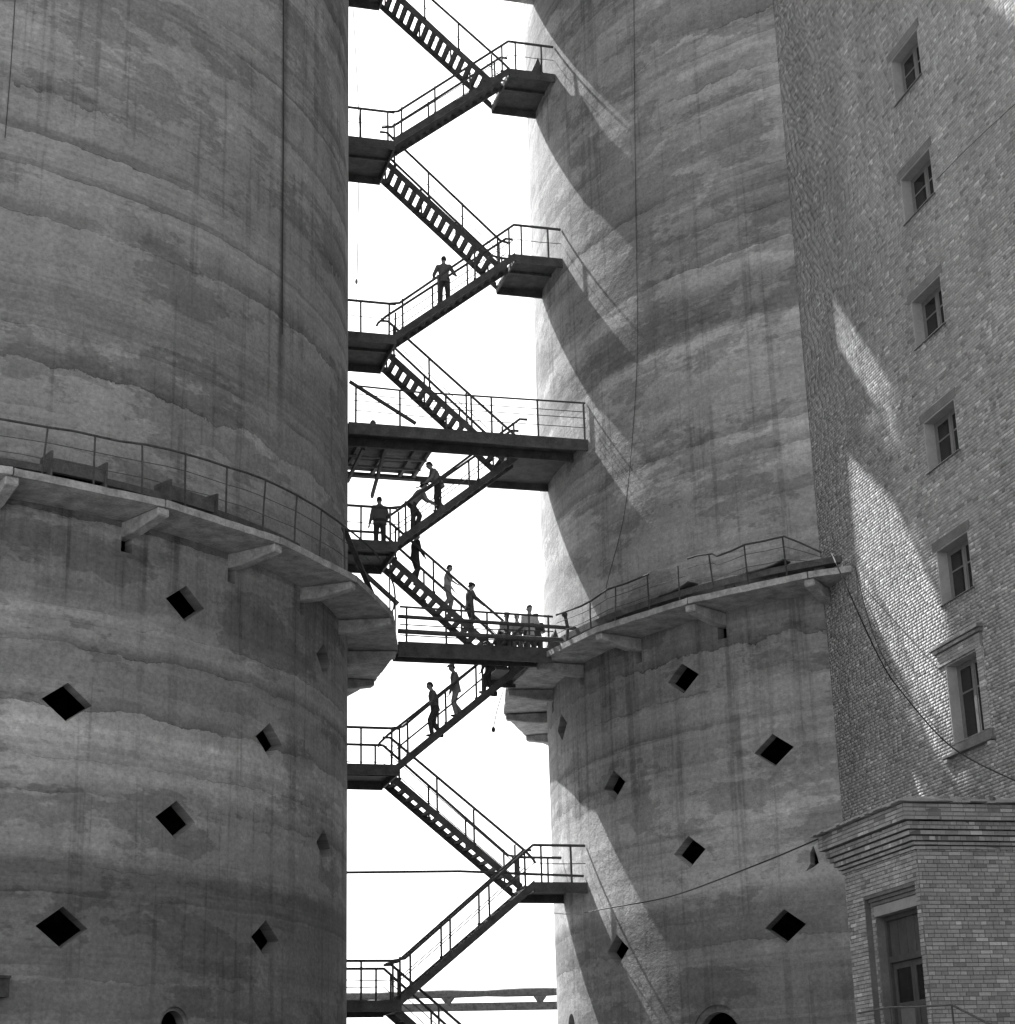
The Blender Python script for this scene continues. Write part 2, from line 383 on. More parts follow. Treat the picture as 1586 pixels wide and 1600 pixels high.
gallery(CL, Lroot, base_L, Lks); gallery(CR, Rroot, base_R, Rks + [0])
for C, root in ((CL, Lroot), (CR, Rroot)):          # roof above the frame
    m = MB(); ring = [CY(C, 2*math.pi*k/96, TOP + .05, R + .25) for k in range(96)]; m.prism(ring, (0, 0, .5)); m.build('roof', 'slab_concrete', root)

def guard(C, root, rr, pts, zb, post_th, mids=(.5,), rad_=.027):
    rail = MB().tube(polyline_on(C, rr, pts), rad_).build('guard_rail', 'rusty_steel', root, True)
    ths = np.array([p[0] for p in pts]); zz = np.array([p[1] for p in pts]); od = np.argsort(ths)
    for th in post_th:
        zt = float(np.interp(th, ths[od], zz[od])); j = random.uniform(-.006, .006); k = random.uniform(-.03, .03)
        MB().tube([CY(C, th, zb, rr), CY(C, th + j * .5, (zb + zt) / 2, rr + k * .6), CY(C, th + j, zt, rr)], .023, 5).build('post', 'rusty_steel', rail, True)
    for f in mids:
        q = [(th, zb + (z - zb) * f + random.uniform(-.015, .015)) for th, z in pts]
        MB().tube(polyline_on(C, rr, q), .009, 5).build('middle_rail', 'rusty_steel', rail, True)
def dens(pts, step=rad(1.6), jit=.012):
    out = []
    for (a, z0), (b, z1) in zip(pts[:-1], pts[1:]):
        n = max(1, int(abs(b - a) / step))
        for i in range(n): out.append((a + (b-a)*i/n, z0 + (z1-z0)*i/n + random.uniform(-jit, jit)))
    return out + [pts[-1]]
rr = R + GW - .07; zb = ZG + SLT
lp = [(rad(-30), 14.85)] + [cyl_coord(*q, CL, rr) for q in ((0,655),(151,681),(187,690),(227,695),(295,710),(355,729),(412,749),(461,772),(539,823))]
lp += [(lp[-1][0] + rad(7), 14.93), (lp[-1][0] + rad(11), 14.9)]
guard(CL, Lroot, rr, dens(lp), zb, [cyl_coord(*q, CL, rr)[0] for q in ((70,668),(150,681),(225,695),(292,710),(355,729),(412,749),(461,772),(500,800),(539,823))] + [rad(28), rad(22), rad(16)], (.33, .66))
rp1 = [cyl_coord(*q, CR, rr) for q in ((869,961),(880,957),(908,947),(925,938),(949,921),(980,911),(1014,897))]
rp2 = [cyl_coord(*q, CR, rr) for q in ((1074,873),(1090,868),(1113,865),(1120,869),(1140,862),(1164,851),(1195,845),(1225,838),(1250,848),(1283,863))]
guard(CR, Rroot, rr, rp1, zb, [cyl_coord(*q, CR, rr)[0] for q in ((922,938),(959,918),(1012,898))], (.4, .72))
guard(CR, Rroot, rr, rp2, zb, [cyl_coord(*q, CR, rr)[0] for q in ((1112,865),(1165,851),(1225,838))], (.42, .75))
q = [cyl_coord(x, y, CR, rr)[0] for x, y in ((1014,897),(1074,873))]
MB().tube(polyline_on(CR, rr, dens([(q[0], zb + .62), (q[1], zb + .66)])), .009, 5).build('middle_rail', 'rusty_steel', Rroot)
MB().tube([CY(CR, cyl_coord(1059, 880, CR, rr)[0], z_, rr) for z_ in (zb, zb + 1.0)], .02, 5).build('post', 'rusty_steel', Rroot)
back_L = [(rad(a), 14.9) for a in range(86, 190, 4)]; back_R = [(rad(a), 14.9) for a in range(-180, -92, 4)]
guard(CL, Lroot, rr, back_L, zb, [p[0] for p in back_L[::2]]); guard(CR, Rroot, rr, back_R, zb, [p[0] for p in back_R[::2]])

# troughs lying on the galleries
def arc_box(C, a0, a1, r0, r1, z0, z1, n=14):
    m = MB(); rings = []
    for i in range(n + 1):
        th = a0 + (a1 - a0) * i / n; rings.append([CY(C, th, z0, r0), CY(C, th, z0, r1), CY(C, th, z1, r1), CY(C, th, z1, r0)])
    return m.loft(rings)
GC = 'troughs along the silo galleries'
a0, a1 = rad(14), rad(66)
tr = thing('conveyor_trough', CY(CL, rad(45), zb, R + .6), 'long dark metal trough with two hatch boxes on the gallery of the free-standing silo', 'trough')
arc_box(CL, a0, a1, R + .42, R + .74, zb + .30, zb + .46, 30).build('channel', 'dark_steel', tr)
for th in np.linspace(a0 + .03, a1 - .03, 9): MB().box(CY(CL, th, zb + .15, R + .58), (.3, .08, .3), th).build('leg', 'dark_steel', tr)
for px0, px1, py in ((78, 163, 715), (262, 334, 768)):
    t0 = cyl_coord(px0, py, CL, R + .8)[0]; t1 = cyl_coord(px1, py + 14, CL, R + .8)[0]
    arc_box(CL, t0, t1, R + .36, R + .86, zb + .30, zb + .62, 6).build('hatch_box', 'dark_steel', tr)
    for t_ in (t0, t1): MB().box(CY(CL, t_, zb + .44, R + .62), (.05, .62, .64), t_).build('end_plate', 'dark_steel', tr)
tr = thing('conveyor_trough', CY(CR, rad(-45), zb, R + .6), 'long dark metal trough with torn edges on the gallery meeting the brick wall', 'trough')
arc_box(CR, rad(-66), rad(-26.5), R + .62, R + 1.0, zb + .26, zb + .44, 30).build('channel', 'dark_steel', tr)
for th in np.linspace(rad(-64), rad(-29), 8): MB().box(CY(CR, th, zb + .13, R + .8), (.3, .08, .26), th).build('leg', 'dark_steel', tr)
for px0, px1, py in ((1165, 1224, 876), (1030, 1076, 916)):
    t0 = cyl_coord(px0, py, CR, R + 1.0)[0]; t1 = cyl_coord(px1, py - 14, CR, R + 1.0)[0]
    n = 8; rings = []
    for i in range(n + 1):                          # curved cover plate lifted at one end
        th = t0 + (t1 - t0) * i / n; lift = .16 * (i / n) ** 3
        rings.append([CY(CR, th, zb + .45 + lift, R + .58), CY(CR, th, zb + .42 + lift, R + 1.06), CY(CR, th, zb + .45 + lift, R + 1.06), CY(CR, th, zb + .48 + lift, R + .58)])
    MB().loft(rings).build('cover_plate', 'rusty_steel', tr)

# ------------------------------------------------------------------ stair tower between the silos
LZ = [3.78, 10.42, 17.25, 24.1, 31.05, 37.95]
RZ = [0.35, 7.08, 13.78, 20.5, 27.37, 34.36]
TF, TB, SL, SR = -1.2, 1.25, -2.0, 2.0
tower = thing('stair_tower', ST(0, 0, GZ), 'dark steel zigzag staircase with open treads climbing between the two concrete silos', 'staircase')
RH = 1.08
def landing(side, z):
    s0, s1 = (-3.58, SL) if side < 0 else (SR, 3.60)
    o = MB().stbox(s0, s1, TF + .06, TB - .06, z - .05, z).build('landing', 'stair_steel', tower)
    for t0, t1 in ((TF, TF + .06), (TB - .06, TB)): MB().stbox(s0, s1, t0, t1, z - .30, z + .01).build('edge_beam', 'stair_steel', o)
    se = SL if side < 0 else SR
    MB().stbox(se - .03, se + .03, TF + .06, TB - .06, z - .26, z - .05).build('edge_beam', 'stair_steel', o)
    MB().stbox(s0, s1, -.1, -.02, z - .13, z - .051).build('joist', 'stair_steel', o)
    return o
def post(s, t, z0, z1, par, r=.034):
    j = random.uniform(-.012, .012)
    MB().tube([ST(s, t, z0), ST(s + j, t, z1)], r, 5).build('post', 'stair_steel', par)
tread_cache = {}
def flight(sa, za, sb, zb_, t0, t1, front):
    # from lower end (sa, za) to upper end (sb, zb_)
    d = 1 if sb > sa else -1; run = abs(sb - sa); rise = zb_ - za; k = rise / run
    root = None
    for t in (t0, t1):
        tt = (t, t + .05) if t == t0 else (t - .05, t)
        h0, h1 = .12, .145
        P = [(sa, za - h1), (sa, za + h0), (sb, zb_ + h0 * .6), (sb, zb_ - h1 - .05)]
        m = MB().prism([ST(s, tt[0], z) for s, z in P], Vector((*(TD * .05), 0)))
        if root is None: root = m.build('flight', 'stair_steel', tower)
        else: m.build('stringer', 'stair_steel', root)
    n = 16; key = round(t1 - t0, 2)
    if key not in tread_cache:
        tm = MB().box((0, 0, 0), (.185, t1 - t0 - .1, .035)).box((.08, 0, -.03), (.02, t1 - t0 - .1, .026)); tread_cache[key] = centred_mesh('tread', tm, 'stair_steel')
    for i in range(1, n):
        s = sa + d * run * i / n; z = za + rise * i / n
        c = ST(s, (t0 + t1) / 2, z); o = share('tread', tread_cache[key], c, root, (0, 0, PHI + (0 if d < 0 else math.pi)))
    # railings on both sides
    for t, inner in ((t0 + .02, not front), (t1 - .02, front)):
        ext = .22
        pts = [(sa - d * ext, za + RH), (sa + d * .12, za + RH + .06), (sb - d * .02, zb_ + RH), (sb + d * ext, zb_ + RH)]
        if inner and random.random() < .5: pts = [(sa - d * .42, za + RH - .34), (sa - d * .36, za + RH - .22)] + [(sa - d * .12, za + RH + .02)] + pts[2:]
        MB().tube([ST(s, t, z) for s, z in pts], .043, 6).build('handrail', 'stair_steel', root, True)
        np_ = 4
        for i in range(np_):
            s = sa + d * run * (.06 + i * .88 / (np_ - 1)) + random.uniform(-.05, .05); z = za + abs(s - sa) * k
            post(s, t, z - .02, z + RH + .03, root)
            MB().box(ST(s, t, z + .09), (.11, .05, .06), PHI).build('post_foot', 'stair_steel', root)
        for f in (.52,):
            MB().tube([ST(sa, t, za + RH * f), ST((sa + sb) / 2, t, (za + zb_) / 2 + RH * f + random.uniform(-.03, .0)), ST(sb, t, zb_ + RH * f)], .014, 4).build('middle_rail', 'stair_steel', root)
    return root
def landing_rails(o, side, z, fr=True, bk=True):
    sw, se = (-3.56, SL) if side < 0 else (3.58, SR)
    for t, use in ((TF + .02, fr), (TB - .02, bk)):
        if not use: continue
        MB().tube([ST(sw, t, z + RH), ST(se, t, z + RH)], .043, 6).build('handrail', 'stair_steel', o, True)
        MB().tube([ST(sw, t, z + RH * .52), ST((sw + se) / 2, t, z + RH * .5), ST(se, t, z + RH * .52)], .014, 4).build('middle_rail', 'stair_steel', o)
        for f in (.28, .86): post(sw + (se - sw) * f, t, z, z + RH, o)
for i, z in enumerate(LZ):
    o = landing(-1, z)
    if i < 5: landing_rails(o, -1, z)
for i, z in enumerate(RZ):
    if i in (2, 3): continue
    o = landing(1, z); landing_rails(o, 1, z)
    if i == 0:
        for s in (2.1, 3.4):
            for t in (TF + .05, TB - .05): MB().stbox(s - .05, s + .05, t - .05, t + .05, GZ, z - .26).build('leg', 'stair_steel', o)
for i in range(5): flight(SL, LZ[i], SR, RZ[i + 1], TF, -.15, True)
for i in range(6): flight(SR, RZ[i], SL, LZ[i], 0.1, TB, False)
# vertical feed pipe and bracket of the stair
MB().tube([ST(-3.5, -1.0, 6.55 + .78), ST(-.2, -1.0, 7.4), ST(3.56, -1.0, 7.30)], .04, 6).build('tie_pipe', 'stair_steel', tower)
def wedge(c, w, h, name, lab):
    m = MB(); u = Vector((SD[0], SD[1], 0)) * w / 2; n = Vector((TD[0], TD[1], 0)) * .12; c = Vector(c)
    m.prism([c - u - n, c + u - n, c + u * .2 - n + Vector((0, 0, h))], n * 2); o = m.build(name, 'dark_steel'); return tag(o, lab, 'cover')
wedge(ST(3.0, -.98, RZ[5] + .0), .46, .66, 'pointed_cover', 'small dark pointed metal cover standing on the topmost visible landing by the silo')
wedge(ST(2.72, -1.5, RZ[2] + .01), .62, .85, 'pointed_cover', 'dark pointed metal cover at the end of the people-crowded footbridge')

# unseen bridge and shaft added so that their shade falls on the wall
cb_ = thing('shade_bridge', ST(0, -.75, 38.6), 'unseen concrete box added between the silos high above the topmost stair landing to shade the wall', 'bridge')
MB().stbox(-3.7, 3.7, -2.6, 1.0, 38.6, 38.9).build('floor', 'slab_concrete', cb_)
for t_ in (-2.6, .75): MB().stbox(-3.7, 3.7, t_, t_ + .25, 38.91, 48.6).build('side_wall', 'slab_concrete', cb_)
MB().stbox(-3.7, 3.7, -2.8, 1.2, 48.61, 49.0).build('roof', 'slab_concrete', cb_)
sn = Vector((math.cos(rad(SUN_AZ)), -math.sin(rad(SUN_AZ)), 0)); su = Vector((math.sin(rad(SUN_AZ)), math.cos(rad(SUN_AZ)), 0)); b0 = Vector((CL[0], CL[1], 0))
hs = thing('shade_shaft', b0 + sn * 15.4 + su * 1.2 + Vector((0, 0, GZ)), 'unseen tall concrete block added against the far side of the free-standing silo to shade the wall', 'shaft')
for w0, w1, d0, d1 in ((13.9, 16.75, .0, .2), (13.9, 16.75, 2.2, 2.4), (16.55, 16.75, .21, 2.19)):
    MB().quad_box([b0 + sn * w_ + su * d_ + Vector((0, 0, z_)) for z_ in (GZ, 46) for w_, d_ in ((w0, d0), (w1, d0), (w1, d1), (w0, d1))]).build('wall', 'slab_concrete', hs)
MB().quad_box([b0 + sn * w_ + su * d_ + Vector((0, 0, z_)) for z_ in (46.01, 55) for w_, d_ in ((13.9, -.1), (17.45, -.1), (17.45, 2.5), (13.9, 2.5))]).build('shade_head', 'slab_concrete', hs)  # wider top block, added to trim the sunlit strip on the wall

# ------------------------------------------------------------------ wide walkway half way up
Z = RZ[3]
wk = thing('upper_walkway', ST(0, 0, Z), 'wide dark steel walkway crossing between the silos above the gallery level', 'walkway')
WF = -2.5
MB().stbox(-3.75, 3.85, WF + .08, -1.45, Z - .07, Z).build('deck', 'stair_steel', wk)
MB().stbox(-3.75, 3.85, WF, WF + .08, Z - .34, Z + .02).build('front_beam', 'stair_steel', wk)
MB().stbox(-3.75, 3.75, -1.45, -1.37, Z - .34, Z - .0).build('back_beam', 'stair_steel', wk)
MB().stbox(1.65, 3.62, -1.36, 1.35, Z - .12, Z - .01).build('deck', 'stair_steel', wk)
MB().stbox(1.56, 3.62, 1.36, 1.44, Z - .34, Z).build('back_beam', 'stair_steel', wk)
MB().stbox(-3.6, 1.55, 1.36, 1.42, Z - .30, Z - .12).build('back_beam', 'stair_steel', wk)
for i in range(10):                                  # timber planks of the left bay
    a = -1.34 + i * .262
    MB().stbox(-3.58, -.86 + random.uniform(-.06, .04), a, a + .235, Z - .12 + random.uniform(-.01, .01), Z - .06).build('plank', 'old_timber', wk)
for s in (-3.2, -2.3, -1.4, -.95): MB().stbox(s - .05, s + .05, -1.36, 1.3, Z - .27, Z - .13).build('joist', 'old_timber', wk)
for t in (-.5, .35, 1.2): MB().stbox(-3.58, -.9, t - .03, t + .03, Z - .33, Z - .275).build('batten', 'old_timber', wk)
rail = MB().tube([ST(-3.6, WF + .03, Z + 1.22), ST(-1.6, WF + .03, Z + 1.17), ST(3.75, WF + .03, Z + 1.25)], .03, 6).build('handrail', 'stair_steel', wk, True)
for px in (556, 625, 697, 737, 768, 840, 912):
    P = hit_st(px, 640, WF + .03); s = (np.array(P[:2]) - MID) @ SD; post(s, WF + .03, Z, Z + 1.2, rail)
for h in (.42, .74, .95): MB().tube([ST(-3.6, WF + .03, Z + h), ST(-1, WF + .03, Z + h - .05), ST(1.5, WF + .03, Z + h - .02), ST(3.75, WF + .03, Z + h)], .014, 4).build('middle_rail', 'stair_steel', rail)
def loose(name, pts, w, h, mat, lab, cat): return tag(MB().bar(pts[0], pts[1], w, h).build(name, mat), lab, cat)
loose('leaning_pole', (hit_st(546, 596, -2.3), hit_st(650, 662, -2.3)), .09, .09, 'stair_steel', 'dark steel pole leaning down across the wide walkway railing', 'pole')
loose('timber_prop', (hit_st(604, 694, -1.2), hit_st(581, 776, .9)), .09, .14, 'old_timber', 'long timber prop slanting down under the walkway planks, farther from the silo', 'timber')
loose('timber_prop', (hit_st(568, 700, -1.0), hit_st(543, 752, .7)), .09, .12, 'old_timber', 'short timber prop slanting under the walkway planks against the silo', 'timber')
tag(MB().box(ST(-2.95, -2.2, Z + .09), (.16, .12, .2), PHI).box(ST(-2.95, -2.2, Z + .21), (.1, .1, .05), PHI).build('timber_block', 'stair_steel'), 'small dark block lying on the wide walkway edge', 'block')
P = hit_st(648, 658, -2.2); tag(MB().bar(ST(-1.5, -2.2, Z + .05), ST(-.6, -2.2, Z + .09), .18, .03).build('loose_board', 'stair_steel'), 'thin loose board lying on the wide walkway', 'board')
P = hit_st(815, 655, -1.6)
tag(MB().tube([ST(1.15, -1.5, Z + .02), ST(1.72, -1.5, Z + .42), ST(1.80, -1.5, Z + .30)], .03, 6).build('hooked_bar', 'stair_steel'), 'short hooked steel bar sticking up from the wide walkway deck', 'bar')

# ------------------------------------------------------------------ footbridge between the galleries
Z = RZ[2]
fb = thing('footbridge', ST(0, 0, Z), 'steel footbridge with people on it linking the two ring galleries', 'bridge')
BF = -2.15
MB().stbox(-2.15, 2.25, BF + .1, -1.38, Z - .06, Z + .03).build('deck', 'stair_steel', fb)
MB().stbox(-2.2, 2.45, BF, BF + .1, Z - .34, Z + .10).build('front_beam', 'stair_steel', fb)
MB().stbox(-2.2, 2.3, -1.38, -1.30, Z - .30, Z + .03).build('back_beam', 'stair_steel', fb)
MB().stbox(1.98, 2.25, -1.29, -.115, Z - .10, Z - .01).build('deck', 'stair_steel', fb)
MB().stbox(1.30, 2.25, -.11, 1.3, Z - .10, Z - .01).build('deck', 'stair_steel', fb)
MB().stbox(1.30, 2.3, 1.3, 1.38, Z - .30, Z).build('back_beam', 'stair_steel', fb)
rail = MB().tube([ST(-2.15, BF + .03, Z + 1.16), ST(2.55, BF + .03, Z + 1.08)], .034, 6).build('handrail', 'stair_steel', fb, True)
for h in (.3, .62): MB().tube([ST(-2.15, BF + .03, Z + h), ST(.2, BF + .03, Z + h - .03), ST(2.55, BF + .03, Z + h)], .02, 5).build('middle_rail', 'stair_steel', rail)
for s in (-1.95, -.75, .5, 1.15, 1.8, 2.4): post(s, BF + .03, Z, Z + 1.12, rail)
rail = MB().tube([ST(1.3, 1.33, Z + 1.1), ST(2.3, 1.33, Z + 1.1)], .03, 6).build('handrail', 'stair_steel', fb, True)
for s in (1.4, 2.2): post(s, 1.33, Z, Z + 1.1, rail)
GP = 'pipes beside the footbridge'
tag(MB().tube([hit_st(622, 963, -2.35), hit_st(800, 975, -2.35), hit_st(900, 982, -2.35)], .06, 8).build('service_pipe', 'stair_steel', None, True), 'upper of two dark pipes running along the footbridge railing', 'pipe', GP)
tag(MB().tube([hit_st(622, 986, -2.35), hit_st(760, 994, -2.35), hit_st(880, 1000, -2.35)], .075, 8).build('service_pipe', 'stair_steel', None, True), 'lower of two dark pipes running along the footbridge railing', 'pipe', GP)
# fallen bar beside the left gallery
loose('fallen_bar', (hit_st(556, 884, -1.3), hit_st(622, 944, -1.3)), .16, .10, 'stair_steel', 'thick dark bar slanting from the silo gallery edge to the footbridge rail', 'bar')
loose('gallery_brace', (CY(CL, lp[-3][0] - .005, 14.9, rr), ST(-2.2, -1.6, 13.85)), .14, .05, 'stair_steel', 'dark plate brace dropping from the gallery railing beside the stair landing', 'brace')
MB_ = MB().tube([hit_st(775, 1078, -1.8), hit_st(790, 1068, -1.8), hit_st(782, 1092, -1.8), hit_st(776, 1112, -1.8), hit_st(771, 1138, -1.8)], .015, 5)
MB_.ell(hit_st(771, 1140, -1.8), (.06, .06, .09), 8, 6)
tag(MB_.build('dangling_wire', 'cable_black'), 'short crumpled wire dangling with a small weight below the ring gallery', 'wire')
P = hit_cyl(883, 955, CR, R + 1.2)
tag(MB().tube([(P.x, P.y, zb), (P.x + .06, P.y, zb + .5), (P.x, P.y, zb + .86)], .05, 6).ell((P.x - .02, P.y, zb + .92), (.09, .09, .09), 8, 6).build('valve_post', 'rusty_steel'), 'thin knobbed post standing on the gallery at the footbridge end', 'post')

# ------------------------------------------------------------------ brick building
bl = thing('brick_building', WP(8, GZ), 'tall brick building with a column of small windows, meeting the concrete silo', 'building')
A0, A1, WTOP = -1.2, 24.0, 42.0
wins = []
for px in ([(1400,164),(1440,118),(1392,93),(1434,47)], [(1414,350),(1460,304),(1408,278),(1453,232)], [(1432,545),(1477,505),(1424,470),(1469,432)], [(1452,740),(1498,702),(1443,660),(1492,624)], [(1472,947),(1520,917),(1464,862),(1513,829)], [(1490,1163),(1537,1142),(1479,1040),(1528,1015)]):
    q = [hit_wall(*p) for p in px]; a = [float((W0 - np.array(v[:2])) @ WD) for v in q]
    wins.append(((a[0] + a[2]) / 2, (a[1] + a[3]) / 2, (q[0].z + q[1].z) / 2, (q[2].z + q[3].z) / 2))
wins = [(a, b, c, d) for a, b, c, d in wins] + [(7.0, 8.5, wins[0][2] + 3.25, wins[0][3] + 3.25), (7.0, 8.5, wins[0][2] + 6.5, wins[0][3] + 6.5)]
# mortar core with the openings left free
zc = sorted({GZ - .3, WTOP} | {w[2] for w in wins} | {w[3] for w in wins}); m = MB()
for z0, z1 in zip(zc[:-1], zc[1:]):
    w = [w_ for w_ in wins if w_[2] <= z0 + 1e-6 and w_[3] >= z1 - 1e-6]
    if w: m.wbox(A0, w[0][0], z0, z1, -.6, 0); m.wbox(w[0][1], A1, z0, z1, -.6, 0)
    else: m.wbox(A0, A1, z0, z1, -.6, 0)
m.build('wall', 'mortar', bl)
m = MB().wbox(A0, A0 + .5, GZ - .3, WTOP, -12, -.61).wbox(A1 - .5, A1, GZ - .3, WTOP, -12, -.61).wbox(A0, A1, GZ - .3, WTOP, -12.5, -12.01); m.build('wall', 'mortar', bl)
MB().wbox(A0 - .3, A1 + .3, WTOP + .01, WTOP + .5, -12.6, .4).build('roof', 'slab_concrete', bl)
def bricks(courses, to_world, n_out, n_up, n_al, blocked, name, mat, parent, jit=.0022, proud=.007):
    """courses: list of (z0, [(a0, a1), ...]); real brick boxes as one mesh with a tone per brick"""
    B = []
    for z0, row in courses:
        for a0, a1 in row:
            if blocked(a0, a1, z0): continue
            B.append((a0 + .006 + random.uniform(-.002, .002), a1 - .006, z0 + .007 + random.uniform(-.002, .002), z0 + .070, proud + random.uniform(-jit, jit)))
    return B
def bond(z0, z1, a0, a1, off=0.0, H=.077):
    out = []; z = z0; i = 0
    while z < z1:
        row = []; a = a0 - random.choice((0, .065, .13)) - (.13 if i % 2 else 0)
        hd = (i % 3 == 2)
        while a < a1:
            L = .13 if (hd or random.random() < .22) else .26
            lo, hi = max(a, a0), min(a + L, a1)
            if hi - lo > .04: row.append((lo, hi))
            a += L
        out.append((z, row)); z += H; i += 1
    return out
def brick_mesh(B, P, name, mat, parent, depth=.03, flat=True):
    """P(a, z, off) -> world point, linear"""
    o = np.array(P(0, 0, 0)); ea = np.array(P(1, 0, 0)) - o; ez = np.array(P(0, 1, 0)) - o; eo = np.array(P(0, 0, 1)) - o
    B = np.array(B); n = len(B); v = np.zeros((n, 8, 3))
    tilt = rng.uniform(-.0012, .0012, (n, 2))
    for k, (ia, iz, io) in enumerate(((0, 2, 1), (1, 2, 1), (1, 3, 1), (0, 3, 1), (0, 2, 0), (1, 2, 0), (1, 3, 0), (0, 3, 0))):
        off = (B[:, 4] + (tilt[:, 0] if ia else -tilt[:, 0]) + (tilt[:, 1] if iz == 3 else -tilt[:, 1])) if io else np.full(n, -depth)
        v[:, k] = o + B[:, ia, None] * ea + B[:, iz, None] * ez + off[:, None] * eo
    fc = np.array([(0, 1, 2, 3), (0, 4, 5, 1), (1, 5, 6, 2), (2, 6, 7, 3), (3, 7, 4, 0)])
    F = (np.arange(n)[:, None, None] * 8 + fc[None]).reshape(-1, 4)
    V = v.reshape(-1, 3); c = V.mean(0)
    me = bpy.data.meshes.new(name); me.vertices.add(len(V)); me.vertices.foreach_set('co', (V - c).ravel())
    me.loops.add(F.size); me.loops.foreach_set('vertex_index', F.ravel().astype(np.int32))
    me.polygons.add(len(F)); me.polygons.foreach_set('loop_start', np.arange(0, F.size, 4, dtype=np.int32)); me.polygons.foreach_set('loop_total', np.full(len(F), 4, dtype=np.int32))
    me.update(calc_edges=True); me.validate()
    at = me.attributes.new('tone', 'FLOAT', 'FACE'); at.data.foreach_set('value', np.repeat(rng.random(n), 5).astype(np.float32))
    (me.shade_flat if flat else me.shade_smooth)(); me.materials.append(MATS[mat])
    ob = bpy.data.objects.new(name, me); link(ob, Vector(c), parent); ob['kind'] = 'stuff'
    return ob
W6 = wins[5]
def blk(a0, a1, z):
    for i, w in enumerate(wins):
        if a1 > w[0] + .02 and a0 < w[1] - .02 and z + .07 > w[2] + .02 and z < w[3] - .01: return True
    return False
rows = bond(GZ, 40.0, 0.0, 16.0)
rows2 = []                                            # split courses at the window edges
for z, row in rows:
    cuts = [e for w in wins for e in w[:2] if z + .07 > w[2] and z < w[3]]
    for c_ in cuts: row = [p for a, b in row for p in (((a, c_), (c_, b)) if a + .03 < c_ < b - .03 else ((a, b),))]
    rows2.append((z, row))
B = bricks(rows2, None, None, None, None, blk, '', '', None)
brick_mesh(B, lambda a, z, o: WP(a, z, o), 'brick', 'brick', bl, flat=False)
for i, (a0, a1, z0, z1) in enumerate(wins):
    big = i == 5
    dep = -.26
    w = MB()
    fw = .07; mid = (a0 + a1) / 2
    for x0, x1, y0, y1 in ((a0, a0 + fw, z0, z1), (a1 - fw, a1, z0, z1), (a0 + fw, a1 - fw, z0, z0 + fw), (a0 + fw, a1 - fw, z1 - fw, z1), (mid - .05, mid + .05, z0 + fw, z1 - fw)):
        w.wbox(x0, x1, y0, y1, dep - .05, dep)
    W = w.build('window', 'window_paint', bl)
    for sgn, (x0, x1) in enumerate(((a0 + fw, mid - .05), (mid + .05, a1 - fw))):
        s = MB(); e = .05
        for p0, p1, y0, y1 in ((x0, x0 + e, z0 + fw, z1 - fw), (x1 - e, x1, z0 + fw, z1 - fw), (x0 + e, x1 - e, z0 + fw, z0 + fw + e), (x0 + e, x1 - e, z1 - fw - e, z1 - fw)): s.wbox(p0, p1, y0, y1, dep - .045, dep - .012)
        zt = z0 + (z1 - z0) * (.58 if not big else .62)
        s.wbox(x0 + e, x1 - e, zt, zt + .04, dep - .045, dep - .012); s.build('casement', 'window_paint', W)
        for y0, y1 in ((z0 + fw + e, zt), (zt + .04, z1 - fw - e)): MB().wbox(x0 + e, x1 - e, y0, y1, dep - .036, dep - .026).build('pane', 'window_glass', W)
    MB().wbox(a0 - .0, a1 + .0, z0 - .02, z1, -.62, -.60).build('dark_lining', 'dark_inside', W)
    if i in (1, 3, 4): MB().wbox(mid + .07, a1 - fw - .05, z0 + fw + .1 * i * .5, z1 - fw - .1, dep - .10, dep - .09).build('reflection_sheet', 'plaster' if i == 3 else 'mortar', W)  # sheets added behind right panes; the pale one stands in for a reflection
    # plastered reveals and a tin sill
    MB().wbox(a0 - .02, a0 + .012, z0, z1, dep + .005, .006).build('reveal', 'plaster', W)
    MB().wbox(a1 - .012, a1 + .02, z0, z1, dep + .005, .006).build('reveal', 'plaster', W)
    MB().wbox(a0 + .013, a1 - .013, z1 - .012, z1 + .02, dep + .005, .006).build('reveal', 'plaster', W)
    m = MB(); m.quad_box([WP(a0-.06,z0-.03,.06), WP(a1+.06,z0-.03,.06), WP(a1+.06,z0+.03,dep), WP(a0-.06,z0+.03,dep), WP(a0-.06,z0-.012,.06), WP(a1+.06,z0-.012,.06), WP(a1+.06,z0+.05,dep), WP(a0-.06,z0+.05,dep)])
    m.build('sill', 'sheet_metal', W)
    if i < 5 or i > 5:
        MB().wbox(a0 - .18, a1 + .12, z1 + .022, z1 + .24, -.02, .018).build('lintel', 'mortar', W)
# dressed surround of the big window
a0, a1, z0, z1 = wins[5]
sr = [c for c in [(a0 - .45, a1 + .45, z1 + .42, z1 + .50, .16), (a0 - .40, a1 + .40, z1 + .34, z1 + .42, .10), (a0 - .32, a1 + .34, z1 + .02, z1 + .33, .035)]]
for s in sr: MB().wbox(s[0], s[1], s[2], s[3], -.02, s[4]).build('hood_course', 'mortar', bl)
brick_mesh([(a, min(a + .25, a1 + .34), z, z + .066, .045) for z in np.arange(z1 + .03, z1 + .31, .077) for a in np.arange(a0 - .32, a1 + .2, .26)], lambda a, z, o: WP(a, z, o), 'brick', 'brick', bl)
brick_mesh([(a, a + .25, z1 + .425, z1 + .495, .17) for a in np.arange(a0 - .44, a1 + .2, .26)] + [(a, a + .25, z1 + .345, z1 + .415, .11) for a in np.arange(a0 - .39, a1 + .15, .26)], lambda a, z, o: WP(a, z, o), 'brick', 'brick', bl)
MB().wbox(a0 - .45, a1 + .45, z0 - .28, z0 - .23, -.02, .13).build('sill_course', 'mortar', bl)
MB().wbox(a0 - .05, a1 + .38, z0 - .22, z0 - .03, -.02, .05).build('apron', 'mortar', bl)
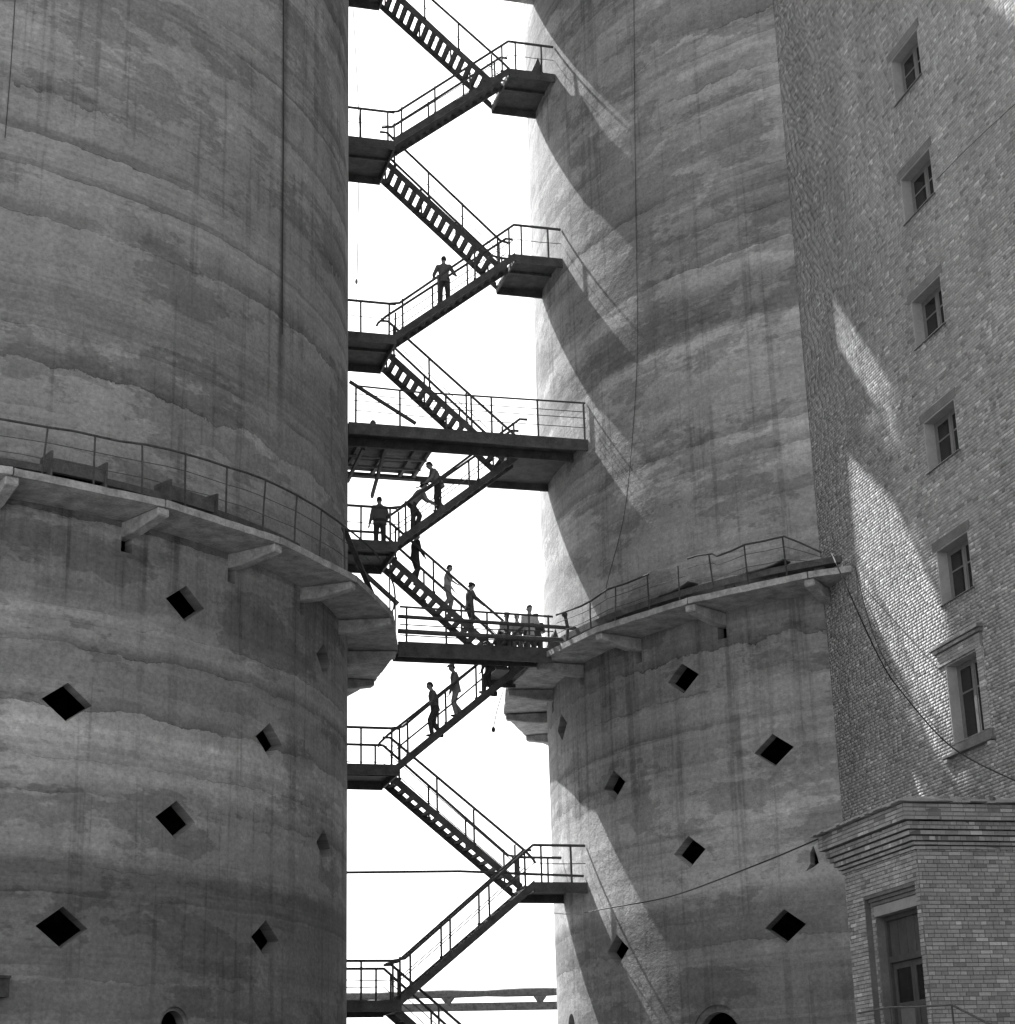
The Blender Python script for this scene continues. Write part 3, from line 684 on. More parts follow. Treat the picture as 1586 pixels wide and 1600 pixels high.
for a in (a0 - .36, a1 + .24):
    for k in range(3): MB().wbox(a + .02 * k, a + .16 - .02 * k, z0 - .38 - .075 * k, z0 - .305 - .075 * k, -.02, .12 - .035 * k).build('corbel', 'brick_single', bl)
brick_mesh([(a1 + .03, a1 + .30, z, z + .066, .035) for z in np.arange(z0, z1, .077)], lambda a, z, o: WP(a, z, o), 'brick', 'brick', bl)
# pale painted paper behind a pane of the big window
tag(MB().wbox(a0 + .33, a0 + .55, z0 + 1.28, z0 + 1.62, -.30, -.297).build('paper_sheet', 'paper_white'), 'white paper sheet stuck inside the large lower window', 'paper')

# ------------------------------------------------------------------ brick porch in front of the building
OF = 3.5; AB, AF = 7.68, 11.10; PZ = 5.05; PT = 5.95
pr = thing('brick_porch', WP((AB + AF) / 2, GZ, OF / 2), 'low brick porch with stepped cornice and tall doorway below the windows', 'porch')
def PS(a, z, o): return WP(a, z, OF + o)                       # side face (towards the silos)
def PF(b, z, o):                                               # front face, b metres from the corner
    p = W0 - WD * (AF + o) - WN * (OF - b); return Vector((p[0], p[1], z))
D0, D1, DZ = 8.74, 10.70, 4.22                                 # door opening
m = MB(); m.wbox(AB, D0 - .2, GZ - .2, PT - .05, OF - .5, OF); m.wbox(D1 + .2, AF, GZ - .2, PT - .05, OF - .5, OF); m.wbox(D0 - .2, D1 + .2, DZ + .2, PT - .05, OF - .5, OF)
m.build('wall', 'mortar', pr)
m = MB(); m.wbox(AF - .5, AF, GZ - .2, PT - .05, -.0, OF - .501); m.build('wall', 'mortar', pr)
m = MB(); m.wbox(AB, AB + .5, GZ - .2, PT - .05, -.0, OF - .501); m.build('wall', 'mortar', pr)
m = MB(); m.wbox(D0 - .2, D0 - .002, GZ - .2, DZ + .2, OF - .5, OF - .13); m.wbox(D1 + .002, D1 + .2, GZ - .2, DZ + .2, OF - .5, OF - .13); m.wbox(D0 - .002, D1 + .002, DZ + .17, DZ + .2, OF - .5, OF - .13); m.build('wall', 'mortar', pr)
# bricks of the side face
def pblk(a0_, a1_, z): return a1_ > D0 - .2 + .01 and a0_ < D1 + .2 - .01 and z < DZ + .2
rows = []
for z, row in bond(GZ, PZ, AB, AF):
    if z < DZ + .2:
        for c_ in (D0 - .2, D1 + .2): row = [p for a, b in row for p in (((a, c_), (c_, b)) if a + .02 < c_ < b - .02 else ((a, b),))]
    rows.append((z, row))
brick_mesh(bricks(rows, 0, 0, 0, 0, pblk, 0, 0, 0, jit=.004, proud=.014), PS, 'brick', 'brick', pr)
rows = [(z, [(D0 - .2, D0 - .07), (D1 + .07, D1 + .2)] if k % 2 else [(D0 - .2, D0 - .01), (D1 + .01, D1 + .2)]) for k, z in enumerate(np.arange(GZ, DZ + .12, .077))]
brick_mesh(bricks(rows, 0, 0, 0, 0, lambda *q: False, 0, 0, 0), lambda a, z, o: PS(a, z, o - .13), 'brick', 'brick', pr)
# bricks of the front face: each its own object near the corner, the rest in one mesh
rows = bond(GZ, PZ, 0.0, OF)
F1 = bricks(rows, 0, 0, 0, 0, lambda *q: False, 0, 0, 0, jit=.004, proud=.014)
F1.sort(key=lambda b: (b[2] < 1.7 or b[1] > 1.75, -b[2])); keep = [b for b in F1 if b[2] >= 1.65 and b[1] < 1.75 and (b[1] - b[0]) > .09][:300]
ks_ = set(map(id, keep)); rest = [b for b in F1 if id(b) not in ks_]
brick_mesh(rest, PF, 'brick', 'brick', pr)
bmc = {}
fo = np.array(PF(0, 0, 0)); rzF = math.atan2(WN[1], WN[0])
for b in keep:
    L = round((b[1] - b[0]) / .02) * .02
    if L not in bmc: bmc[L] = centred_mesh('brick', MB().box((0, .0, 0), (max(b[1] - b[0], .08), .05, .0615)), 'brick_single'); bmc[L].shade_flat()
    share('brick', bmc[L], PF((b[0] + b[1]) / 2, (b[2] + b[3]) / 2, b[4] - .025), pr, (random.uniform(-.01, .01), random.uniform(-.012, .012), rzF + random.uniform(-.012, .012)))
# stepped cornice: courses each a little farther out
cz = PZ
for k, (h, out) in enumerate(((.077, .05), (.077, .10), (.10, .16), (.10, .22), (.16, .28), (.32, .38))):
    for side in (0, 1):
        P = PS if side == 0 else PF; lo, hi = (AB - out, AF) if side == 0 else (0.0, OF)
        m = MB()
        if side == 0: m.wbox(AB - out, AF + out - .004, cz + .008, cz + h - .008, OF - .4, OF + out - .006)
        else: m.quad_box([PF(-out + .3, cz + .008, out - .006), PF(OF, cz + .008, out - .006), PF(OF, cz + .008, -.3), PF(-out + .3, cz + .008, -.3), PF(-out + .3, cz + h - .008, out - .006), PF(OF, cz + h - .008, out - .006), PF(OF, cz + h - .008, -.3), PF(-out + .3, cz + h - .008, -.3)])
        m.build('cornice_course', 'mortar', pr)
        Bc = []; nrow = 4 if h > .3 else 2 if h > .15 else 1; hh = h / nrow
        for j in range(nrow):
            a = (AB - out if side == 0 else -out) ; e = AF + out if side == 0 else OF
            a -= random.random() * .06
            while a < e - .03:
                L = .13 if k in (2, 4) else .26
                lo_ = max(a, AB - out if side == 0 else -out); Bc.append((lo_ + .006, min(a + L, e) - .006, cz + j * hh + .012, cz + (j + 1) * hh - .012, out + random.uniform(-.006, .006))); a += L
        brick_mesh(Bc, P, 'brick', 'brick', pr, depth=-out + .02)
    cz += h
# ragged sheet roof over the cornice
m = MB(); rim = []
n = 22
for side in (0, 1):
    for i in range(n):
        f0, f1 = i / n, (i + 1) / n; ov = .52 + random.uniform(-.025, .02); dz = random.uniform(-.012, .02)
        if side == 0:
            x0, x1 = AB - .52 + (AF - AB + 1.04) * f0, AB - .52 + (AF - AB + 1.04) * f1
            m.quad_box([WP(x0, cz + .005 + dz, OF + ov), WP(x1 - .008, cz + .005 + dz, OF + ov), WP(x1 - .008, cz + .02, OF - .6), WP(x0, cz + .02, OF - .6), WP(x0, cz + .045 + dz, OF + ov), WP(x1 - .008, cz + .045 + dz, OF + ov), WP(x1 - .008, cz + .07, OF - .6), WP(x0, cz + .07, OF - .6)])
        else:
            x0, x1 = -.48 + 3.98 * f0, -.48 + 3.98 * f1
            m.quad_box([PF(x0, cz + .008 + dz, ov), PF(x1 - .008, cz + .008 + dz, ov), PF(x1 - .008, cz + .025, -.6), PF(x0, cz + .025, -.6), PF(x0, cz + .05 + dz, ov), PF(x1 - .008, cz + .05 + dz, ov), PF(x1 - .008, cz + .075, -.6), PF(x0, cz + .075, -.6)])
m.build('roof_edging', 'lintel_concrete', pr)
MB().wbox(AB - .2, AF + .2, cz + .08, cz + .16, 0.0, OF + .2).build('roof', 'slab_concrete', pr)
for i in range(26):
    b = random.uniform(0.0, 1.9); d = random.uniform(-.35, .3); s = random.uniform(.03, .09)
    MB().box(PF(b, cz + .08 + s / 2, d), (s * 1.6, s, s), random.random() * 3).build('rubble_piece', 'mortar', pr)
# door: stepped head, pale lintel, frame, leaves
for k in range(3): MB().wbox(D0 - .2 + .06 * k, D1 + .2 - .05 * k, DZ + .20 - .075 * k - .0 + .005, DZ + .27 - .075 * k, OF - .3, OF - .02 - .035 * k).build('head_course', 'mortar', pr)
MB().wbox(D0 - .05, D1 + .05, DZ - .16, DZ + .045, OF - .42, OF - .115).build('lintel', 'lintel_concrete', pr)
MB().wbox(D0 - .12, D0 - .004, GZ, DZ - .162, OF - .42, OF - .124).build('jamb', 'mortar', pr)
dr = MB()
ztop = DZ - .165; ztr = DZ - 1.02
for x0, x1, y0, y1 in ((D0, D0 + .09, GZ, ztop), (D1 - .09, D1, GZ, ztop), (D0 + .09, D1 - .09, ztop - .09, ztop), (D0 + .09, D1 - .09, ztr - .06, ztr + .06)): dr.wbox(x0, x1, y0, y1, OF - .44, OF - .30)
DR = dr.build('door', 'door_paint', pr)
x = D0 + .09
while x < D1 - .1:
    w = min(.19, D1 - .09 - x); MB().wbox(x + .004, x + w - .004, ztr + .06, ztop - .09, OF - .41, OF - .36 + random.uniform(-.006, .006)).build('panel_board', 'door_paint', DR); x += w
midd = (D0 + D1) / 2
for x0, x1 in ((D0 + .09, midd - .005), (midd + .005, D1 - .09)):
    lf = MB(); zt_, zb_ = ztr - .065, GZ + .02
    for p0, p1, y0, y1 in ((x0, x0 + .11, zb_, zt_), (x1 - .11, x1, zb_, zt_), (x0 + .11, x1 - .11, zt_ - .12, zt_), (x0 + .11, x1 - .11, 2.26, 2.36), (x0 + .11, x1 - .11, 1.25, 1.42), (x0 + .11, x1 - .11, zb_, zb_ + .2)): lf.wbox(p0, p1, y0, y1, OF - .42, OF - .37)
    LF = lf.build('leaf', 'door_paint', DR)
    MB().wbox(x0 + .11, x1 - .11, 2.36, zt_ - .12, OF - .40, OF - .39).build('pane', 'window_glass', LF)
    MB().wbox(x0 + .11, x1 - .11, 1.42, 2.26, OF - .40, OF - .385).build('panel', 'window_paint' if x0 < midd else 'door_paint', LF)
    MB().wbox(x0 + .11, x1 - .11, zb_ + .2, 1.25, OF - .40, OF - .385).build('panel', 'door_paint', LF)
MB().wbox(D0, D1, GZ, ztop, OF - .52, OF - .48).build('dark_lining', 'dark_inside', DR)
# handrail of the porch steps
hr = thing('step_railing', WP(10.2, GZ, OF + 1.2), 'thin metal handrail in front of the brick porch doorway', 'railing')
def on_off(px, py, off): return hit_wall(px, py, off)
A_ = [on_off(1342, 1583, OF + .05), on_off(1390, 1574, OF + .5), on_off(1436, 1573, OF + 1.0), on_off(1487, 1570, OF + 1.2), on_off(1540, 1597, OF + 1.2), on_off(1590, 1622, OF + 1.2)]
MB().tube(A_, .02, 6).build('handrail', 'dark_steel', hr, True)
for P in (A_[1], A_[3], A_[5]): MB().tube([P, (P.x, P.y, GZ)], .018, 5).build('post', 'dark_steel', hr)

# ------------------------------------------------------------------ pipes and cables
pt = thing('pipe_trestle', (0, 105, GZ), 'distant overhead pipe run on a beam seen low in the gap between the silos', 'pipe run')
def far(px, py, y): d = ray(px, py); return Vector(d * (y / d[1]))
p0, p1 = far(520, 1558, 105), far(880, 1549, 105); d = (p1 - p0)
pts = [p0 - d * 2 + d * 5 * i / 60 + Vector((0, 0, random.uniform(-.02, .02))) for i in range(61)]
MB().tube(pts, [.20 + random.uniform(-.03, .04) for _ in pts], 8).build('lagged_pipe', 'pipe_lagging', pt, True)
q0, q1 = far(520, 1577, 105), far(880, 1571, 105); e = q1 - q0
MB().bar(q0 - e * 2, q1 + e * 2, .5, .42).build('beam', 'pipe_lagging', pt)
for f in np.linspace(-1.9, 2.9, 13):
    a = p0 + d * f; b = q0 + e * f; MB().prism([(a.x - .45, a.y - .1, a.z - .12), (a.x + .45, a.y - .1, a.z - .12), (b.x + .15, b.y - .1, b.z + .2), (b.x - .15, b.y - .1, b.z + .2)], (0, .2, 0)).build('saddle', 'pipe_lagging', pt)
for f in (-1.9, -.8, 1.9, 2.9):
    b = q0 + e * f; MB().box((b.x, b.y, (b.z + GZ) / 2), (.4, .4, b.z - GZ - .42)).build('leg', 'cable_grey', pt)
def catenary(pts, n=10):
    out = []
    for i in range(len(pts) - 1):
        p_, a, b, c = pts[max(i-1, 0)], pts[i], pts[i+1], pts[min(i+2, len(pts)-1)]
        for k in range(n):
            t = k / n; out.append(.5 * ((2*a) + (b - p_) * t + (2*p_ - 5*a + 4*b - c) * t*t + (3*a - p_ - 3*b + c) * t**3))
    return out + [pts[-1]]
def cable(name, pts, r, mat, lab): return tag(MB().tube(catenary(pts), r, 5).build(name, mat, None, True), lab, 'cable')
cable('cable', [hit_cyl(x, y, CL, R + .05) for x, y in ((443, -60), (443, 150), (442, 320), (441, 440), (441, 522))], .016, 'cable_black', 'thick dark cable hanging straight down the free-standing silo')
cable('cable', [hit_cyl(x, y, CL, R + .04) for x, y in ((26, -40), (18, 90), (8, 215))], .010, 'cable_black', 'thin dark wire on the upper wall of the free-standing silo')
cable('cable', [hit_cyl(x, y, CR, R + .06) for x, y in ((990, -60), (992, 200), (995, 420), (996, 540), (990, 660), (976, 800), (950, 905))] + [hit_cyl(945, 935, CR, R + .5)], .009, 'cable_black', 'long dark cable hanging down the silo beside the stair shadows')
cable('cable', [hit_cyl(1300, 865, CR, R + 1.5), hit_wall(1322, 915, 2.4), hit_wall(1375, 1030, 1.6), hit_wall(1412, 1085, 1.0), hit_wall(1488, 1168, .5), hit_wall(1590, 1222, .3)], .017, 'cable_black', 'dark cable drooping from the gallery corner across the brick wall to the large window')
cable('cable', [hit_wall(x, y, .04) for x, y in ((1336, 885), (1352, 950), (1372, 1010), (1400, 1060), (1440, 1110), (1466, 1142))], .010, 'cable_black', 'thin black wire fixed along the sunlit strip of brick wall')
cable('cable', [hit_wall(x, y, .04) for x, y in ((1462, 282), (1500, 243), (1545, 200), (1600, 150))], .008, 'cable_black', 'thin wire running upward over the brick wall from the second-highest window')
P0_ = WP(AB - .3, cz - .05, OF + .4)
cable('cable', [P0_, hit_wall(1180, 1352, 5.0), hit_cyl(1050, 1400, CR, R + 2.0), hit_cyl(950, 1419, CR, R + 1.0), ST(3.45, -1.3, 6.2)], .017, 'cable_black', 'thin wire slung from the porch cornice to the lowest visible stair landing')
cable('cable', [ST(3.4, -1.3, 6.15), hit_st(880, 1428, -1.3), hit_st(806, 1420, -1.3)], .012, 'cable_grey', 'pale wire below the lowest landing edge beside the sky')
rp = MB().tube([ST(-2.9, 1.35, 37.6), hit_st(562, 200, 1.35), hit_st(558, 440, 1.35)], .016, 4); Pq = hit_st(557, 440, 1.35); rp.ell(Pq, (.05, .05, .10), 8, 6).tube([Pq, Pq - Vector((0, 0, .9))], .008, 4)
tag(rp.build('hanging_rope', 'cable_grey'), 'thin rope with a small weight hanging in the open gap beside the free-standing silo', 'rope')
tag(MB().box(hit_cyl(0, 1542, CL, R + .1), (.28, .3, .42), cyl_coord(0, 1542, CL)[0]).box(hit_cyl(0, 1527, CL, R + .12), (.34, .36, .05), cyl_coord(0, 1527, CL)[0]).build('wall_box', 'rusty_steel'), 'small metal box with pale lid fixed low on the free-standing silo', 'box')

# ------------------------------------------------------------------ people
def rotx(v, a): c, s = math.cos(a), math.sin(a); return Vector((v.x, v.y * c + v.z * s, -v.y * s + v.z * c))   # positive: tips +z towards +y (forward)
def remeshed(mb, voxel):
    me = bpy.data.meshes.new('r'); me.from_pydata(mb.v, [], mb.f)
    import bmesh as _b
    bm = _b.new(); bm.from_mesh(me); _b.ops.recalc_face_normals(bm, faces=bm.faces); bm.to_mesh(me); bm.free()
    ob = bpy.data.objects.new('r', me); COL.objects.link(ob)
    md = ob.modifiers.new('r', 'REMESH'); md.mode = 'VOXEL'; md.voxel_size = voxel
    sm = ob.modifiers.new('s', 'SMOOTH'); sm.factor = .5; sm.iterations = 2
    dg = bpy.context.evaluated_depsgraph_get(); nm = bpy.data.meshes.new_from_object(ob.evaluated_get(dg))
    bpy.data.objects.remove(ob); bpy.data.meshes.remove(me); return nm
def oval_loft(m, secs, n=12):
    """secs: (centre, axis_x vector, axis_y vector)"""
    m.loft([[c + ax * math.cos(2*math.pi*k/n) + ay * math.sin(2*math.pi*k/n) for k in range(n)] for c, ax, ay in secs])
def limb(m, a, b, ra, rb, rm=None, n=10):
    a = Vector(a); b = Vector(b); c = (a + b) / 2; d = b - a
    m.ell(a, (ra,) * 3, 10, 6); m.ell(b, (rb,) * 3, 10, 6)
    m.tube([a, a + d * .3, b - d * .3, b], [ra, rm or (ra * .6 + rb * .4), rm and (rm * .6 + rb * .4) or (ra * .35 + rb * .65), rb], n)
def person(foot, heading, label, lean=0, legs=((0, 0), (0, 0)), arms=((0, 8, 10), (0, 8, 10)), head=(0, 0), h=1.72, shirt='cloth_grey', trousers='cloth_dark', hat=None, sleeves='long', bulk=1.0, group='people on the stairs and footbridge', yaw_sp=False):
    k = h / 1.72; L_ = rad(lean); J = {}
    hipz = 0; feet = []
    for i, sx in enumerate((-1, 1)):
        hp, kn = rad(legs[i][0]), rad(legs[i][1])
        th = Vector((sx * .02, math.sin(hp) * .43, -math.cos(hp) * .43)); shn = Vector((0, math.sin(hp - kn) * .42, -math.cos(hp - kn) * .42))
        J[f'hip{i}'] = Vector((sx * .095, 0, 0)); J[f'knee{i}'] = J[f'hip{i}'] + th; J[f'ank{i}'] = J[f'knee{i}'] + shn; feet.append(J[f'ank{i}'].z - .085)
    dz = -min(feet); ax = (J['ank0'] + J['ank1']) / 2; low = 0 if feet[0] <= feet[1] else 1
    shift = Vector((0, -J[f'ank{low}'].y * .85, dz))
    def T(v): return rotx(v, L_)
    spine = [Vector((0, 0, z)) for z in (-.04, .06, .18, .32, .42, .50, .57)]
    wid = [(.165, .125), (.160, .118), (.145, .108), (.168, .122), (.178, .118), (.12, .085), (.055, .06)]
    J['sho0'] = T(Vector((-.185, 0, .455))); J['sho1'] = T(Vector((.185, 0, .455)))
    for i, sx in enumerate((-1, 1)):
        sp, ab, el = arms[i]; base = rad(sp) + 0
        d = Vector((sx * math.sin(rad(ab)), math.sin(base) * math.cos(rad(ab)), -math.cos(base) * math.cos(rad(ab))))
        J[f'elb{i}'] = J[f'sho{i}'] + d * .285
        b2 = base + rad(el); inn = -sx * .12 if el > 40 else sx * .04
        d2 = Vector((inn + sx * math.sin(rad(ab)) * .4, math.sin(b2), -math.cos(b2))).normalized(); J[f'wri{i}'] = J[f'elb{i}'] + d2 * .25; J[f'hd{i}'] = d2
    neck = T(Vector((0, .0, .57))); hp_, hy = rad(lean * .55 + head[0]), rad(head[1])
    hc = neck + rotx(Vector((0, .02, .135)), hp_)
    HM = Matrix.Rotation(hy, 3, 'Z') @ Matrix.Rotation(-hp_, 3, 'X')
    def X(v): return (v + shift) * k
    Rz = Matrix.Rotation(heading, 3, 'Z'); F0 = Vector(foot)
    def Wd(me):
        n = len(me.vertices); co = np.empty(n * 3, np.float32); me.vertices.foreach_get('co', co); co = co.reshape(-1, 3)
        co = (co + np.array(shift)) * k; me.vertices.foreach_set('co', (co @ np.array(Rz).T).ravel()); me.update()
    root_loc = F0
    # body
    b = MB()
    oval_loft(b, [(T(s), Vector((w[0] * bulk, 0, 0)), T(Vector((0, w[1] * bulk, 0)))) for s, w in zip(spine, wid)])
    b.tube([T(Vector((0, 0, .5))), hc - HM @ Vector((0, .01, .06))], [.062, .056], 10)
    b.ell(hc, (.074, .094, .112), 14, 10, HM); b.ell(hc + HM @ Vector((0, .03, -.06)), (.055, .06, .055), 10, 8, HM)
    b.ell(hc + HM @ Vector((0, .098, -.015)), (.016, .022, .028), 8, 6, HM)
    for sx in (-1, 1): b.ell(hc + HM @ Vector((sx * .077, -.005, -.01)), (.012, .022, .032), 8, 6, HM)
    for i, sx in enumerate((-1, 1)):
        limb(b, J[f'hip{i}'], J[f'knee{i}'], .085, .056); limb(b, J[f'knee{i}'], J[f'ank{i}'], .054, .036, .056)
        b.ell(J[f'ank{i}'] + Vector((sx * .01, .06, -.045)), (.042, .12, .035), 10, 6)
        limb(b, J[f'sho{i}'], J[f'elb{i}'], .056, .041); limb(b, J[f'elb{i}'], J[f'wri{i}'], .040, .027)
        b.tube([T(Vector((0, 0, .47))), J[f'sho{i}']], [.06, .055], 10)
        d = J[f'hd{i}']; sd_ = Vector((1, 0, 0)); pm = J[f'wri{i}'] + d * .045
        b.ell(pm, (.036, .022, .052), 10, 6, d.to_track_quat('Z', 'Y').to_matrix())
    me = remeshed(b, .017)
    # fingers, rooted inside the palms
    fm = MB()
    for i, sx in enumerate((-1, 1)):
        d = J[f'hd{i}']; q = d.to_track_quat('Z', 'Y').to_matrix(); w = J[f'wri{i}']; ux, uy = q @ Vector((1, 0, 0)), q @ Vector((0, 1, 0))
        if uy.y < 0: uy = -uy
        for j, ln in enumerate((.062, .072, .067, .052)):
            o_ = w + d * .075 + ux * ((j - 1.5) * .018); fm.tube([o_, o_ + d * ln * .45 + uy * .008, o_ + d * ln * .8 + uy * .03, o_ + d * ln * .9 + uy * .05], [.0095, .009, .008, .006], 6)
        o_ = w + d * .03 - ux * (sx * .02); fm.tube([o_, o_ - ux * (sx * .03) + d * .03 + uy * .015, o_ - ux * (sx * .032) + d * .06 + uy * .03], [.012, .010, .007], 6)
    import bmesh as _b
    bm = _b.new(); bm.from_mesh(me); tmp = bpy.data.meshes.new('t'); tmp.from_pydata(fm.v, [], fm.f); bm.from_mesh(tmp); _b.ops.recalc_face_normals(bm, faces=bm.faces); bm.to_mesh(me); bm.free(); bpy.data.meshes.remove(tmp)
    Wd(me); me.polygons.foreach_set('use_smooth', [True] * len(me.polygons)); me.materials.clear(); me.materials.append(MATS['skin']); me.name = 'body'
    root = tag(bpy.data.objects.new('person', None), label, 'person', group); link(root, F0)
    def child(name, me_, mat):
        me_.materials.clear(); me_.materials.append(MATS[mat]); me_.name = name
        me_.polygons.foreach_set('use_smooth', [True] * len(me_.polygons)); link(bpy.data.objects.new(name, me_), F0, root)
    link(bpy.data.objects.new('body', me), F0, root)
    s = MB(); g = .016
    oval_loft(s, [(T(p), Vector((w[0] * bulk + g, 0, 0)), T(Vector((0, w[1] * bulk + g, 0)))) for p, w in zip([Vector((0, 0, -.10))] + spine[:6] + [Vector((0, 0, .535))], [(.172, .13)] + wid[:6] + [(.068, .07)])])
    for i in (0, 1):
        s.tube([T(Vector((0, 0, .46))), J[f'sho{i}']], [.075, .07], 10); limb(s, J[f'sho{i}'], J[f'elb{i}'], .072, .060)
        if sleeves == 'long': limb(s, J[f'elb{i}'], J[f'wri{i}'] - J[f'hd{i}'] * .01, .058, .042)
    ms = remeshed(s, .019); Wd(ms); child('shirt', ms, shirt)
    t = MB(); oval_loft(t, [(T(Vector((0, 0, z))), Vector((w * bulk, 0, 0)), T(Vector((0, v * bulk, 0)))) for z, w, v in ((-.10, .165, .135), (-.02, .178, .14), (.06, .172, .132), (.085, .168, .126))])
    for i in (0, 1):
        limb(t, J[f'hip{i}'], J[f'knee{i}'], .108, .082); limb(t, J[f'knee{i}'], J[f'ank{i}'] + Vector((0, 0, .02)), .080, .068, .080)
    mt = remeshed(t, .019); Wd(mt); child('trousers', mt, trousers)
    for i, sx in enumerate((-1, 1)):
        f_ = MB(); an = J[f'ank{i}']; f_.ell(an + Vector((sx * .01, .065, -.045)), (.05, .14, .042), 12, 8).ell(an + Vector((0, -.01, -.02)), (.046, .06, .06), 10, 8); mf = remeshed(f_, .014); Wd(mf); child('shoe', mf, 'leather')
    hm = MB()
    for z_, rx, ry, yo in ((-.045, .078, .07, -.055), (.02, .083, .09, -.022), (.06, .080, .098, -.008), (.095, .062, .08, -.008), (.122, .025, .035, -.008)):
        pass
    hm.loft([[hc + HM @ Vector((rx * math.cos(2*math.pi*q/14), yo + ry * math.sin(2*math.pi*q/14), z_ + (.035 * max(0, math.sin(2*math.pi*q/14)) if z_ < .05 else 0))) for q in range(14)] for z_, rx, ry, yo in ((-.05, .074, .066, -.052), (.005, .082, .088, -.025), (.055, .081, .098, -.008), (.095, .062, .08, -.008), (.122, .022, .03, -.008))])
    mh = bpy.data.meshes.new('hair'); mh.from_pydata(hm.v, [], hm.f); Wd(mh); child('hair', mh, 'hair')
    for sx in (-1, 1):
        e_ = MB().ell(hc + HM @ Vector((sx * .03, .083, .008)), (.012, .008, .007), 8, 6); mE = bpy.data.meshes.new('eye'); mE.from_pydata(e_.v, [], e_.f); Wd(mE); child('eye', mE, 'hair')
    e_ = MB().ell(hc + HM @ Vector((0, .09, -.058)), (.024, .008, .006), 8, 6); mE = bpy.data.meshes.new('mouth'); mE.from_pydata(e_.v, [], e_.f); Wd(mE); child('mouth', mE, 'cloth_mid')
    if hat:
        c_ = MB(); c_.loft([[hc + HM @ Vector((rx * math.cos(2*math.pi*q/16), yo + ry * math.sin(2*math.pi*q/16), z_)) for q in range(16)] for z_, rx, ry, yo in ((.05, .086, .104, -.006), (.065, .105, .128, .002), (.095, .104, .126, 0), (.118, .07, .09, -.004), (.124, .02, .03, -.004))])
        c_.prism([hc + HM @ Vector((a, b_, .052)) for a, b_ in ((-.07, .07), (-.05, .135), (0, .155), (.05, .135), (.07, .07))], HM @ Vector((0, 0, .012)))
        mc = bpy.data.meshes.new('cap'); mc.from_pydata(c_.v, [], c_.f); Wd(mc); child('cap', mc, hat)
    return root
UPF = PHI - math.pi / 2          # heading: facing +s (towards the right silo)
DNF = PHI + math.pi / 2          # facing -s
AWAY = PHI; TOWARD = PHI + math.pi
def on_front(i, s): return LZ[i] + (s - SL) / (SR - SL) * (RZ[i + 1] - LZ[i]) + .02
def on_rear(i, s): return RZ[i] + (SR - s) / (SR - SL) * (LZ[i] - RZ[i]) + .02
CLIMB = ((38, 55), (2, 6)); DESC = ((18, 30), (8, 45))
s = -.28; person(ST(s, -.62, on_front(3, s)), AWAY - .3, 'person in dark clothes standing alone with elbows out on an upper flight', 0, ((4, 8), (10, 24)), ((25, 28, 75), (30, 30, 80)), (4, 20), 1.78, 'cloth_mid', 'cloth_dark')
person(ST(-2.35, -.25, LZ[2]), AWAY + .1, 'stout person in a dark jacket seen from behind on the landing below the wide walkway', 2, ((2, 4), (0, 2)), ((4, 14, 12), (18, 22, 60)), (6, 0), 1.74, 'cloth_mid', 'cloth_dark', bulk=1.22)
s = -1.45; person(ST(s, -.72, on_front(2, s)), UPF, 'person bending forward in a pale shirt and dark cap climbing towards the wide walkway', 38, CLIMB, ((55, 10, 25), (20, 12, 30)), (-20, 0), 1.78, 'cloth_grey', 'cloth_dark', 'cloth_dark', bulk=1.15)
s = -.60; person(ST(s, -.70, on_front(2, s)), DNF, 'person leaning forward with a bare dark head descending from the wide walkway', 24, DESC, ((22, 14, 25), (28, 10, 30)), (10, 0), 1.76, 'cloth_grey', 'cloth_dark', bulk=1.12)
s = -1.05; person(ST(s, .5, on_rear(2, s)), UPF + .2, 'person mostly hidden behind the stair beam stepping down towards the footbridge', 4, DESC, ((10, 10, 20), (10, 10, 20)), (8, 0), 1.72, 'cloth_dark', 'cloth_dark')
s = -.02; person(ST(s, .5, on_rear(2, s)), UPF - .3, 'slim person in a white shirt holding the rail on the flight above the footbridge', 4, DESC, ((8, 10, 25), (24, 12, 28)), (12, 0), 1.60, 'cloth_light', 'cloth_grey', None, 'short')
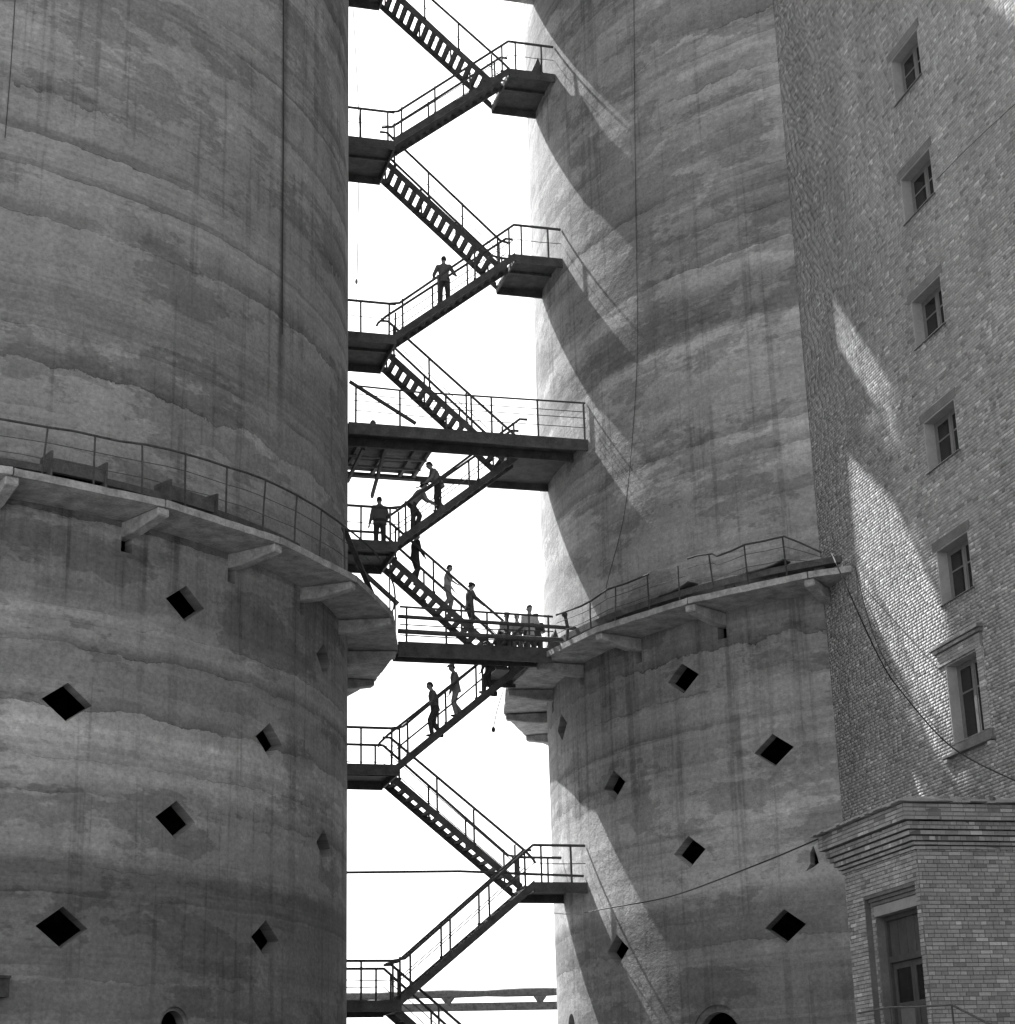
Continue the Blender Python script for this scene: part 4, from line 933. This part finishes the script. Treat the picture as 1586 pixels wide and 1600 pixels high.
s = .68; person(ST(s, .5, on_rear(2, s)), UPF + .2, 'person in dark overalls near the foot of the flight above the footbridge', 3, DESC, ((5, 8, 18), (20, 14, 30)), (14, 10), 1.66, 'cloth_mid', 'cloth_dark', 'cloth_dark', 'short')
Zb = RZ[2]
person(ST(1.66, .02, Zb), TOWARD + .3, 'person in a pale cap and grey shirt standing on the footbridge', 4, ((0, 2), (3, 6)), ((20, 10, 40), (20, 12, 40)), (14, 0), 1.72, 'cloth_grey', 'cloth_dark', 'cloth_grey')
person(ST(2.02, .0, Zb), TOWARD - .2, 'person with light grey hair and shirt between two others on the footbridge', 6, ((0, 2), (3, 6)), ((15, 10, 35), (25, 12, 50)), (18, 0), 1.69, 'cloth_grey', 'cloth_mid', 'cloth_light')
person(ST(2.28, -.5, Zb), TOWARD, 'tall person with bare dark hair and white shirt at the footbridge end', 2, ((0, 2), (3, 6)), ((20, 12, 50), (20, 12, 50)), (10, 15), 1.84, 'cloth_light', 'cloth_dark')
person(ST(1.42, .1, Zb), UPF, 'short person in dark clothes stooping behind the footbridge rail', 24, ((10, 20), (3, 6)), ((30, 10, 40), (20, 12, 40)), (10, 0), 1.58, 'cloth_dark', 'cloth_dark')
person(ST(2.62, -.15, Zb), TOWARD - .4, 'person in black half hidden beside the pointed cover at the footbridge end', 14, ((6, 10), (0, 4)), ((20, 12, 45), (20, 12, 40)), (16, 0), 1.66, 'cloth_dark', 'cloth_dark', 'cloth_dark')
s = -.90; person(ST(s, -.70, on_front(1, s)), DNF, 'person in dark trousers and short sleeves leading the descent below the footbridge', 10, ((26, 34), (4, 40)), ((14, 14, 28), (-18, 12, 25)), (10, 0), 1.72, 'cloth_mid', 'cloth_dark', None, 'short')
s = -.16; person(ST(s, -.70, on_front(1, s)), DNF, 'person in a cap and light grey clothes second in the descent below the footbridge', 8, DESC, ((12, 12, 25), (0, 10, 20)), (14, 0), 1.66, 'cloth_grey', 'cloth_grey', 'cloth_grey')
s = .72; person(ST(s, -.70, on_front(1, s)), DNF + .2, 'person in black whose upper half is hidden by the footbridge beam', 6, ((34, 30), (2, 38)), ((25, 12, 30), (0, 10, 25)), (8, 0), 1.72, 'cloth_dark', 'cloth_dark')
